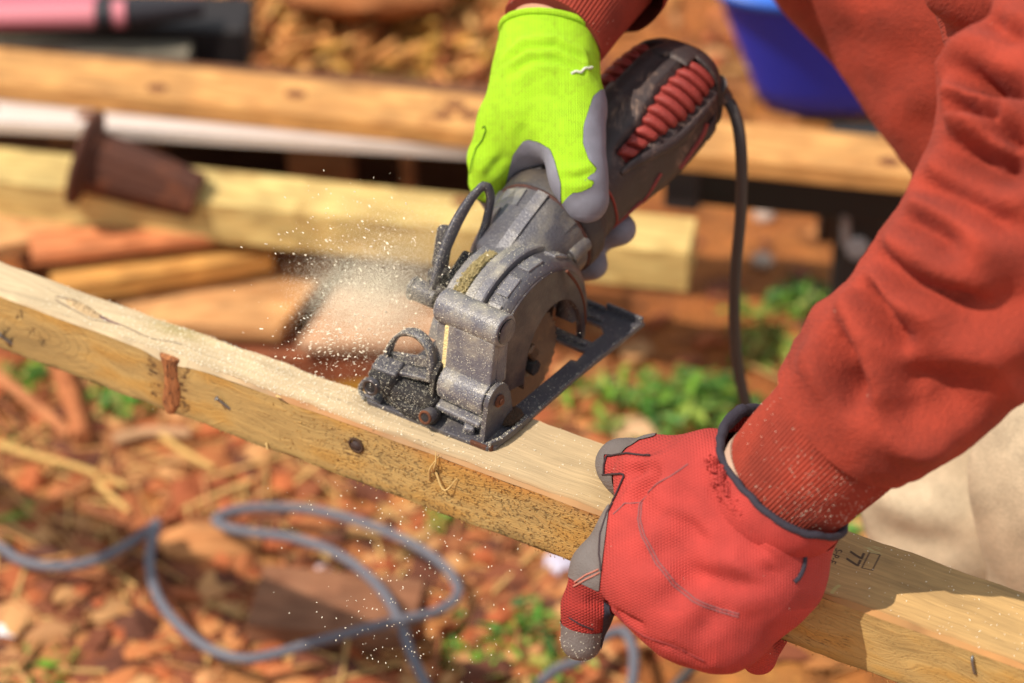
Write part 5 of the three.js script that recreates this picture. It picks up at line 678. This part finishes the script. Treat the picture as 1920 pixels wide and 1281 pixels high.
  placed('cuff_binding', planarUV(loft(bF2.map(({ p, e, f }, i) => { const t = (i % 160) / 160, top = Math.exp(-Math.pow((t - 0.1) / 0.1, 2)) + Math.exp(-Math.pow((t - 1.02) / 0.06, 2)), r = 0.0021 + 0.0017 * Math.min(1, top) + 0.0005 * (vnoise(i * 0.4, 9) - 0.5); return Array.from({ length: 12 }, (_, k) => { const a = k / 12 * 2 * Math.PI; return p.clone().addScaledVector(e, r * Math.cos(a)).addScaledVector(f, r * Math.sin(a)); }); }), true, false), pxU, pxV), navyTrim, glove);
  { const p = [[1510, 1040], [1508, 1062], [1498, 1084], [1490, 1092]].map(([x, y]) => trace(full, x, y) || P3([x, y, 1.462])); placed('side_binding', rope(p, 0.0013, 20, 8), navyTrim, glove); }
  // shirt cuff showing in the glove's mouth
  const low = P3([1462, 918, 1.456]), ax = armDir, e1 = ax.clone().cross(V(0, 1, 0)).normalize(), e2 = ax.clone().cross(e1);
  const tube = (z0, z1, r0, r1, n) => loft(Array.from({ length: n + 1 }, (_, i) => Array.from({ length: 80 }, (_, k) => { const a = k / 80 * 2 * Math.PI, r = mix(r0, r1, i / n); return low.clone().addScaledVector(ax, mix(z0, z1, i / n)).addScaledVector(e1, r * Math.cos(a)).addScaledVector(e2, r * Math.sin(a)); })), true, true, (i, j) => [i * 0.003, j * 0.004]);
  placed('inner_cuff', tube(-0.0085, 0.006, 0.0378, 0.0384, 6), mat(lit(226, 186, 158), 0.9, { bumpMap: knitBump, bumpScale: 0.0003 }), person);
}
// left sleeve: ribbed cuff, then the loose sleeve pushed up in folds
const sleeveBones = chain([[1588, 790, 1.425, 0.0425], [1640, 735, 1.415, 0.0475], [1740, 648, 1.402, 0.0505], [1860, 500, 1.385, 0.0535], [1955, 330, 1.380, 0.0555], [1995, 140, 1.400, 0.0585], [1985, -60, 1.46, 0.066], [1930, -330, 1.58, 0.08]]);
const sleeve = body(sleeveBones, 0.02);
{
  const lo = P3([1464, 917, 1.456]), hi = P3([1603, 779, 1.424]), ax = hi.clone().sub(lo), len = ax.length(); ax.normalize(); const e1 = ax.clone().cross(V(0, 1, 0)).normalize(), e2 = ax.clone().cross(e1), n = 880, ribs = 106;
  const rings = []; for (let j = 0; j <= 26; j++) { const t = j / 26, end = j < 2 ? -0.0016 * (2 - j) * 0.5 : 0; rings.push(Array.from({ length: n }, (_, k) => { const a = k / n * 2 * Math.PI, r = mix(0.0375, 0.0420, t) + end + 0.00038 * Math.cos(a * ribs) + 0.0016 * (fbm(3 + 2 * Math.cos(a), 2 * Math.sin(a), t * 3, 3) - 0.5); return lo.clone().addScaledVector(ax, mix(-0.002, len, t)).addScaledVector(e1, r * Math.cos(a)).addScaledVector(e2, r * Math.sin(a)); })); }
  placed('sleeve_cuff', loft(rings, true, true, (i, j) => [i / n * 0.25, j / 26 * len]), ribCloth, person);
  const g0 = nets(sleeve, boundsOf(sleeveBones.slice(0, 7), 0.008), 0.0027);
  const folds = foldsOn(sleeve, [
    // deep creases at the elbow
    [-0.0329, 0.0040, [1812, 138], [1840, 158], [1880, 170], [1918, 174]], [-0.0279, 0.0033, [1790, 200], [1830, 212], [1878, 219]], [-0.0254, 0.0035, [1870, 244], [1900, 254], [1919, 262]], [-0.0227, 0.0047, [1752, 45], [1772, 62], [1800, 40], [1840, 10]],
    [0.0128, 0.0078, [1776, 128], [1800, 96], [1850, 70], [1919, 50]], [0.0148, 0.0070, [1782, 170], [1830, 186], [1919, 206]], [0.0128, 0.0063, [1786, 240], [1830, 244], [1890, 278]], [-0.0254, 0.0047, [1760, 100], [1778, 84], [1800, 70]],
    [0.0128, 0.0070, [1762, 10], [1780, 0], [1830, -20]],
    [-0.016, 0.0045, [1850, 40], [1885, 62], [1919, 70]], [-0.014, 0.005, [1786, 262], [1830, 276], [1880, 300], [1919, 312]], [0.007, 0.007, [1820, 110], [1870, 128], [1919, 132]], [0.007, 0.006, [1800, 226], [1860, 236], [1919, 240]], [-0.012, 0.005, [1770, 318], [1830, 348], [1880, 366]],
    // rings pushed down the forearm
    [-0.0202, 0.0047, [1768, 262], [1800, 290], [1850, 318], [1919, 338]], [0.0128, 0.0086, [1748, 300], [1800, 330], [1880, 368], [1919, 380]], [-0.0176, 0.0047, [1722, 345], [1770, 362], [1830, 390], [1900, 430]], [0.0139, 0.0078, [1706, 372], [1750, 405], [1820, 450], [1880, 490]],
    [-0.0153, 0.0047, [1700, 415], [1760, 440], [1800, 470]], [0.0128, 0.0078, [1664, 440], [1720, 470], [1790, 520], [1850, 545]], [-0.0191, 0.0047, [1636, 470], [1668, 500], [1700, 530], [1760, 552], [1840, 572]], [0.0128, 0.0078, [1636, 510], [1690, 560], [1760, 590]],
    [-0.0202, 0.0043, [1618, 535], [1640, 560], [1664, 610], [1700, 650]], [0.0148, 0.0078, [1590, 560], [1610, 600], [1640, 660]], [-0.0176, 0.0054, [1560, 620], [1590, 680], [1610, 730]], [0.0118, 0.0078, [1520, 660], [1560, 720]],
    // hollows above the cuff
    [-0.0202, 0.0063, [1572, 690], [1594, 726], [1612, 752]], [0.0106, 0.0063, [1622, 690], [1634, 730], [1640, 760]], [-0.0176, 0.0094, [1700, 720], [1760, 730], [1820, 730]], [0.0106, 0.0078, [1650, 800], [1700, 830], [1760, 835]], [-0.0126, 0.0078, [1680, 790], [1750, 790], [1830, 770]],
    [-0.0101, 0.0109, [1790, 600], [1860, 590], [1919, 570]], [0.0085, 0.0109, [1780, 660], [1850, 650], [1919, 640]],
  ]);
  const along = P3([1860, 500, 1.385]).sub(P3([1640, 735, 1.415])).normalize();
  relief(g0, folds, (p) => { const t = p.dot(along), w = fbm(p.x * 9, p.y * 9, p.z * 9, 2); return 0.009 * (fbm(t * 46 + w * 3, p.y * 9, p.z * 7, 3) - 0.5) + 0.004 * (fbm(p.x * 30, p.y * 30, p.z * 30, 3) - 0.5); });
  const [, g1] = split(g0, (p) => p.clone().sub(hi).dot(ax) + 0.006);
  placed('left_sleeve', planarUV(g1, pxU, pxV), redCloth, person);
  const rimp = []; for (let k = 0; k < 60; k++) { const a = k / 60 * 2 * Math.PI; rimp.push(hi.clone().addScaledVector(ax, -0.001).addScaledVector(e1, 0.0428 * Math.cos(a)).addScaledVector(e2, 0.0428 * Math.sin(a))); }
  placed('cuff_seam', ring3(rimp, 0.0012, 160, 8), ribCloth, person);
}
// trunk of the sweatshirt bending over the work, right sleeve, trousers
const trunkBones = chain([[1560, -560, 1.93, 0.15], [1800, -262, 1.87, 0.150], [2040, 30, 1.80, 0.148], [2230, 260, 1.84, 0.16]]);
const trunk = body([...trunkBones, ...chain([[1930, -330, 1.58, 0.08], [1760, -420, 1.85, 0.11]])], 0.05);
{
  const g0 = nets(trunk, boundsOf(trunkBones, 0.02), 0.006);
  const folds = foldsOn(trunk, [[0.012, 0.022, [1560, 20], [1640, 40], [1760, 30]], [-0.012, 0.018, [1560, 70], [1650, 92], [1760, 130]], [0.009, 0.018, [1590, 130], [1660, 150], [1760, 190]], [-0.008, 0.012, [1600, 150], [1640, 165], [1700, 150]], [-0.010, 0.014, [1720, 250], [1760, 230], [1790, 200]]]);
  relief(g0, folds, (p) => 0.010 * (fbm(p.x * 10, p.y * 10, p.z * 10, 4) - 0.5));
  placed('sweatshirt', planarUV(g0, pxU, pxV), redCloth, person);
  const rs = chain([[1075, 30, 1.668, 0.0335], [1118, -55, 1.69, 0.044], [1230, -230, 1.76, 0.060], [1480, -470, 1.90, 0.085]]), rf = body(rs, 0.02);
  const g1 = nets(rf, boundsOf(rs, 0.006), 0.004); relief(g1, [], (p) => 0.006 * (fbm(p.x * 30, p.y * 30, p.z * 30, 3) - 0.5));
  const lo = P3([1036, 66, 1.662]), hi = P3([1118, -62, 1.695]), ax = hi.clone().sub(lo).normalize(), e1 = ax.clone().cross(V(0, 1, 0)).normalize(), e2 = ax.clone().cross(e1), len = hi.distanceTo(lo), n = 600;
  const [, g2] = split(g1, (p) => p.clone().sub(hi).dot(ax) + 0.01); placed('right_sleeve', planarUV(g2, pxU, pxV), redCloth, person);
  placed('sleeve_cuff', loft(Array.from({ length: 18 }, (_, j) => Array.from({ length: n }, (_, k) => { const a = k / n * 2 * Math.PI, t = j / 17, r = mix(0.0335, 0.041, t) + 0.0004 * Math.cos(a * 84) + 0.002 * (fbm(2 * Math.cos(a) + 5, 2 * Math.sin(a), t * 3, 3) - 0.5); return lo.clone().addScaledVector(ax, len * t).addScaledVector(e1, r * Math.cos(a)).addScaledVector(e2, r * Math.sin(a)); })), true, true, (i, j) => [i / n * 0.22, j / 17 * len]), ribCloth, person);
  const wr = chain([[1016, 95, 1.66, 0.027], [1080, -10, 1.68, 0.031]]); placed('wrist', nets(body(wr, 0.01), boundsOf(wr, 0.004), 0.004), skin, person);
}
{
  const foot = (x, y, d) => { const p = P3([x, y, d]); return V(p.x, 0.07, p.z); };
  const kA = P3([1842, 900, 1.86]), kB = P3([2080, 900, 1.73]), hA = P3([2180, 330, 1.95]), hB = P3([2300, 330, 1.83]), fA = V(kA.x + 0.03, 0.09, kA.z - 0.02), fB = V(kB.x + 0.03, 0.09, kB.z - 0.02);
  const leg = (h, k, f) => [bone(h, k, 0.105, 0.080), bone(k, f, 0.080, 0.066)];
  for (const [h, k, f, fl] of [[hA, kA, fA, [[-0.010, 0.014, [1700, 890], [1760, 920], [1830, 900]], [0.008, 0.014, [1660, 930], [1720, 960], [1800, 950]], [-0.008, 0.012, [1650, 1000], [1720, 1010], [1790, 1020]]]], [hB, kB, fB, []]]) {
    const L = leg(h, k, f), F = body(L, 0.03), g = nets(F, boundsOf(L, 0.01), 0.006); relief(g, foldsOn(F, fl), (p) => 0.012 * (fbm(p.x * 14, p.y * 9, p.z * 14, 4) - 0.5)); placed('trouser_leg', planarUV(g, pxU, pxV), beige, person);
    const bo = [bone(V(f.x, 0.10, f.z), V(f.x - 0.01, 0.045, f.z + 0.01), 0.055, 0.045), bone(V(f.x - 0.01, 0.045, f.z + 0.01), V(f.x - 0.14, 0.036, f.z + 0.10), 0.045, 0.036)]; placed('boot', nets(body(bo, 0.03), boundsOf(bo, 0.01), 0.006), mat(lit(70, 52, 40), 0.7), person);
  }
  const pv = [bone(hA, hB, 0.13, 0.13), bone(P3([2230, 260, 1.84]), hA.clone().lerp(hB, 0.5), 0.15, 0.14)]; const g = nets(body(pv, 0.04), boundsOf(pv, 0.02), 0.008); relief(g, [], (p) => 0.01 * (fbm(p.x * 14, p.y * 14, p.z * 14, 3) - 0.5)); placed('trouser_seat', planarUV(g, pxU, pxV), beige, person);
}
// right hand: neon knitted glove with grey dipped palm round the saw's neck
{
  const palm = [...chain([[1040, 30, 1.668, 0.0285], [1028, 95, 1.66, 0.0285], [1020, 165, 1.652, 0.0275], [1012, 215, 1.648, 0.029]]), ...chain([[1024, 150, 1.655, 0.027], [962, 235, 1.656, 0.0205]]), ...chain([[1024, 150, 1.655, 0.027], [1062, 215, 1.640, 0.0205]]), ...chain([[1012, 215, 1.650, 0.029], [985, 245, 1.660, 0.022]])];
  const index = chain([[962, 235, 1.656, 0.0205], [926, 298, 1.662, 0.0158], [918, 338, 1.672, 0.0122], [934, 380, 1.690, 0.0095]]);
  const thumb = chain([[1062, 205, 1.638, 0.0215], [1076, 270, 1.622, 0.0158], [1084, 330, 1.612, 0.0142], [1100, 378, 1.610, 0.0125]]);
  const ups = (list) => list.map(([a, b, c, r]) => [a, b, c, r]);
  const mid1 = chain(ups([[985, 245, 1.668, 0.020], [968, 302, 1.690, 0.0125], [985, 372, 1.712, 0.0115], [1080, 452, 1.712, 0.0108], [1162, 430, 1.694, 0.0102]])), mid2 = chain(ups([[1000, 255, 1.668, 0.018], [1000, 322, 1.70, 0.0115], [1010, 400, 1.72, 0.0105], [1060, 500, 1.712, 0.0098], [1112, 496, 1.70, 0.0092]]));
  const all = [...palm, ...index, ...thumb, ...mid1, ...mid2], pF = body([...palm, ...thumb], 0.014), iF = body(index, 0.006), aF = body(mid1, 0.006), bF = body(mid2, 0.006);
  const full = (x, y, z) => { let s = pF(x, y, z); for (const f of [iF, aF, bF]) { const b = f(x, y, z), h = 0.008 - Math.abs(s - b); s = Math.min(s, b) - (h > 0 ? h * h / 0.032 : 0); } return s; };
  const g0 = nets(full, boundsOf(all, 0.004), 0.0022);
  const up = P3([1040, 30, 1.668]).sub(P3([1024, 130, 1.656])).normalize();
  const folds = foldsOn(full, [[0.0034, 0.0026, [942, 110], [985, 78], [1040, 74], [1090, 100], [1108, 140]], [0.0030, 0.0026, [945, 128], [990, 100], [1045, 98], [1090, 124], [1106, 156]], [-0.0026, 0.002, [945, 118], [988, 90], [1042, 86], [1090, 112]], [-0.0024, 0.002, [948, 142], [990, 114], [1045, 112], [1088, 138]], [0.0024, 0.003, [960, 158], [1010, 126], [1060, 128], [1100, 165]],
    [0.0014, 0.003, [1040, 318], [1070, 322], [1108, 312]], [-0.0022, 0.0022, [1050, 330], [1080, 334], [1112, 326]], [0.0016, 0.0025, [1056, 345], [1085, 350], [1110, 338]], [-0.0014, 0.004, [975, 250], [990, 264], [1010, 262]], [-0.002, 0.0016, [908, 345], [908, 375]], [-0.0016, 0.003, [1000, 200], [985, 232], [970, 262]], [0.0014, 0.004, [1030, 190], [1052, 230], [1060, 262]], [-0.0018, 0.003, [1052, 296], [1076, 300], [1100, 296]], [0.0014, 0.003, [930, 285], [915, 300], [900, 322]], [-0.0016, 0.0025, [945, 290], [926, 312], [912, 334]], [-0.0014, 0.003, [968, 190], [1010, 176], [1060, 186]], [-0.0009, 0.002, [888, 280], [882, 305], [880, 340]]]);
  relief(g0, folds, (p) => 0.0012 * (fbm(p.x * 60, p.y * 60, p.z * 60, 3) - 0.5));
  const cutP = P3([1036, 62, 1.662]);
  const [g1] = split(g0, (p) => p.clone().sub(cutP).dot(up));
  // palm side: everything turned towards the saw, and the fingertips
  const ms = body([...mid1.slice(0), ...mid2], 0.006), thE = P3([1088, 345, 1.611]), thD = P3([1100, 378, 1.610]).sub(P3([1084, 330, 1.612])).normalize();
  const thumbF = body(thumb, 0.004), table = (y, l) => { for (let i = 0; i + 1 < l.length; i++) if (y <= l[i + 1][0]) return mix(l[i][1], l[i + 1][1], (y - l[i][0]) / (l[i + 1][0] - l[i][0])); return l[l.length - 1][1]; };
  const coatF = (p) => {
    const [x, y, d] = project(p), tip = Math.max(thumbF(p.x, p.y, p.z) - 0.003, 0.0035 - p.clone().sub(thE).dot(thD) + 0.00018 * (1084 - x));
    const right = Math.max(0.0003 * (table(y, [[165, 1130], [180, 1112], [235, 1094], [270, 1093], [300, 1104], [318, 1120]]) - x), 0.0003 * (168 - y), 0.0003 * (y - 330));
    const gap = Math.max(0.0003 * (262 + Math.abs(x - 992) * 0.25 - y), 0.0003 * (table(y, [[260, 985], [290, 962], [345, 948]]) - x), 0.0003 * (x - table(y, [[260, 1000], [280, 1032], [300, 1040], [345, 1052]])), 0.0003 * (y - 420));
    return Math.min(tip, right, gap, Math.max(ms(p.x, p.y, p.z) - 0.0024, 0.0003 * (285 - y)), Math.max(1.672 - d, 0.0003 * (240 - y)));
  };
  const [coat, knit] = split(g1, coatF);
  const glove = placed('neon_glove', planarUV(knit, pxU, pxV), neon, person);
  if (coat.attributes.position.count) { const P = coat.attributes.position, N = coat.attributes.normal; for (let i = 0; i < P.count; i++) P.setXYZ(i, P.getX(i) + N.getX(i) * 0.0005, P.getY(i) + N.getY(i) * 0.0005, P.getZ(i) + N.getZ(i) * 0.0005); placed('palm_coating', planarUV(coat, pxU, pxV), greyCoat, glove); }
  const e1 = up.clone().cross(V(0, 0, 1)).normalize(), e2 = up.clone().cross(e1), c0 = cutP.clone(), rim = []; for (let k = 0; k < 48; k++) { const a = k / 48 * 2 * Math.PI, d = e1.clone().multiplyScalar(Math.cos(a)).addScaledVector(e2, Math.sin(a)); let t = 0.005; while (t < 0.06 && full(c0.x + d.x * t, c0.y + d.y * t, c0.z + d.z * t) < 0) t += 0.0004; rim.push(c0.clone().addScaledVector(d, t + 0.0004)); }
  placed('glove_hem', planarUV(ring3(rim, 0.0022, 150, 10), pxU, pxV), neon, glove);
  const th = (px, r, m, off = 0.0008) => { const p = runOn(full, px, 5).map((q) => q.addScaledVector(gradOf(full, q), off)); if (p.length > 2) placed('loose_thread', rope(p, r, 40, 6), m, glove); };
  th([[1070, 141], [1078, 137], [1086, 139], [1094, 131], [1100, 131], [1106, 129]], 0.0009, mat(lit(236, 240, 214), 0.9), 0.002);
  th([[905, 240], [910, 236], [911, 245], [905, 262], [893, 278], [886, 300], [882, 325]], 0.0004, mat(lit(110, 160, 20), 0.9), 0.0004);
}

// ---------- sawdust in the air and lying about ----------
{
  const chipM = mat(lit(255, 240, 214, 1.05), 0.9), geo = new THREE.BoxGeometry(1, 1, 1), small = new THREE.TetrahedronGeometry(1);
  const M4 = new THREE.Matrix4(), Q = new THREE.Quaternion(), E = new THREE.Euler();
  const gauss = () => (rnd() + rnd() + rnd() + rnd() - 2) * 0.87;
  const swarm = (name, n, g, place) => { const o = new THREE.InstancedMesh(g, chipM, n); o.name = name; for (let i = 0; i < n; i++) { const { p, s, q } = place(i); if (q) Q.copy(q); else Q.setFromEuler(E.set(rr(0, 6.3), rr(0, 6.3), rr(0, 6.3))); o.setMatrixAt(i, M4.compose(p, Q, s)); } o.castShadow = o.receiveShadow = true; scene.add(o); return tag(o, null, null, null, 'stuff'); };
  // plume thrown up on the far side of the saw, falling back down
  tag(swarm('flying_sawdust', 190000, small, () => { const t = rnd(), w = rnd(), d = 1.60 + 0.05 * gauss() + 0.03; let x, y; if (w < 0.62) { x = 690 + 118 * gauss(); y = 560 + 74 * gauss() + 0.1 * (x - 690); } else if (w < 0.88) { x = 760 + 120 * gauss() - 60 * t; y = 470 + 90 * gauss() + 100 * t; } else { x = 720 + 170 * gauss(); y = 560 + 150 * gauss(); } const s = 0.00006 + 0.00013 * Math.pow(rnd(), 3); return { p: at(x, y, d), s: V(s, s * rr(0.8, 1.6), s) }; }), 'fine pale sawdust hanging in a cloud left of the saw', 'sawdust');
  tag(swarm('flying_chips', 800, geo, () => { const w = rnd(), d = 1.58 + 0.05 * gauss(); let x, y; if (w < 0.55) { x = 640 + 110 * gauss(); y = 640 + 62 * gauss(); } else if (w < 0.8) { x = 700 + 130 * gauss(); y = 520 + 100 * gauss(); } else if (w < 0.9) { x = 640 + 160 * gauss(); y = 440 + 110 * gauss(); } else { x = 700 + 330 * gauss(); y = 560 + 190 * gauss(); } const s = 0.0002 + 0.0005 * Math.pow(rnd(), 2); const p = at(x, y, d), q = new THREE.Quaternion().setFromUnitVectors(V(0, 1, 0), p.clone().sub(at(880, 640, 1.60)).add(V(rr(-0.05, 0.05), rr(-0.05, 0.05), rr(-0.05, 0.05))).normalize()); return { p, s: V(s, s * rr(1.2, 3.4), s * 0.6), q }; }), 'coarser wood chips flying off the cut', 'wood chips');
  tag(swarm('falling_chips', 300, geo, () => { const d = 1.50 + 0.05 * gauss(); const x = 760 + 190 * gauss(), y = 930 + 330 * rnd(); const s = rr(0.0002, 0.00045); return { p: at(x, y + 0.36 * (x - 760) * 0.6, d), s: V(s, s * rr(1.2, 2.6), s * 0.7) }; }), 'pale chips falling below the timber', 'wood chips');
  tag(swarm('settled_sawdust', 2200, geo, (i) => { let s, t; if (i < 1500) { s = 0.19 + 0.12 * gauss(); t = rr(0.05, 0.95); } else { s = rr(0.02, 0.75); t = rr(0.03, 0.97); } const y = BT + 0.0003, p = BO.clone().addScaledVector(bx, s).addScaledVector(bz, -t * beamW(s)); p.y += y; const k = rr(0.00014, 0.0004); return { p, s: V(k * rr(1, 3.4), k * 0.7, k), q: new THREE.Quaternion().setFromEuler(new THREE.Euler(rr(-0.2, 0.2), rr(0, 6.3), rr(-0.3, 0.3))) }; }), 'sawdust lying along the top of the timber', 'sawdust');
  // flecks caught on the saw: on faces turned up, forward and left
  saw.updateMatrixWorld(true); const p = V(), n = V(), list = [];
  const want = V(-0.5, 0.6, 0.6).normalize();
  saw.traverse((o) => { if (!o.isMesh || !/guard|plate|shield|spout|barrel|block|case|ear|lever|knob|strap|edge|collar|rib|pad|hook|tray/.test(o.name)) return; const S = new MeshSurfaceSampler(o).build(); o.geometry.computeBoundingBox(); const sz3 = o.geometry.boundingBox.getSize(V()), k = Math.round(clamp((sz3.x * sz3.y + sz3.y * sz3.z + sz3.x * sz3.z) * 1100000, 80, 3600)); for (let i = 0; i < k; i++) { S.sample(p, n); const front = clamp(1.2 + p.z / 0.14, 0.12, 1) * clamp(1.25 - p.y / 0.13, 0.25, 1); if (n.dot(want) + rr(-0.25, 0.5) > 0.25 && rnd() < front) list.push([p.clone().addScaledVector(n, 0.0001), rr(0.0001, 0.00026) * (rnd() > 0.94 ? 1.8 : 1)]); } });
  const o = new THREE.InstancedMesh(small, chipM, list.length); o.name = 'sawdust_flecks'; list.forEach(([q, s], i) => { Q.setFromEuler(E.set(rr(0, 6.3), rr(0, 6.3), rr(0, 6.3))); o.setMatrixAt(i, M4.compose(q, Q, V(s, s * rr(0.7, 2.2), s))); }); saw.add(o); tag(o, null, null, null, 'stuff');
  // dust on the red cuff and glove
  const on = []; person.updateMatrixWorld(true); person.traverse((m) => { if (!m.isMesh || !/^(sleeve_cuff|red_glove|left_sleeve|glove_cuff|fingertip_patch)$/.test(m.name)) return; const S = new MeshSurfaceSampler(m).build(), k = m.name === 'sleeve_cuff' ? 5000 : m.name === 'fingertip_patch' ? 260 : 900; for (let i = 0; i < k; i++) { S.sample(p, n); const [x, y] = project(p.clone().add(person.position)); const d = m.name === 'sleeve_cuff' ? Math.exp(-Math.hypot((x - 1535) / 70, (y - 935) / 60)) * 1.1 + 0.03 : m.name === 'fingertip_patch' ? 0.5 : 0.06; if (rnd() < d) on.push([p.clone().addScaledVector(n, 0.0002), rr(0.00015, 0.0004)]); } });
  const f = new THREE.InstancedMesh(small, chipM, on.length); f.name = 'dust_specks'; on.forEach(([q, s], i) => { Q.setFromEuler(E.set(rr(0, 6.3), rr(0, 6.3), rr(0, 6.3))); f.setMatrixAt(i, M4.compose(q, Q, V(s, s, s))); }); person.add(f); tag(f, null, null, null, 'stuff');
}

camera.far = 400; camera.updateProjectionMatrix();
renderer.render(scene, camera);
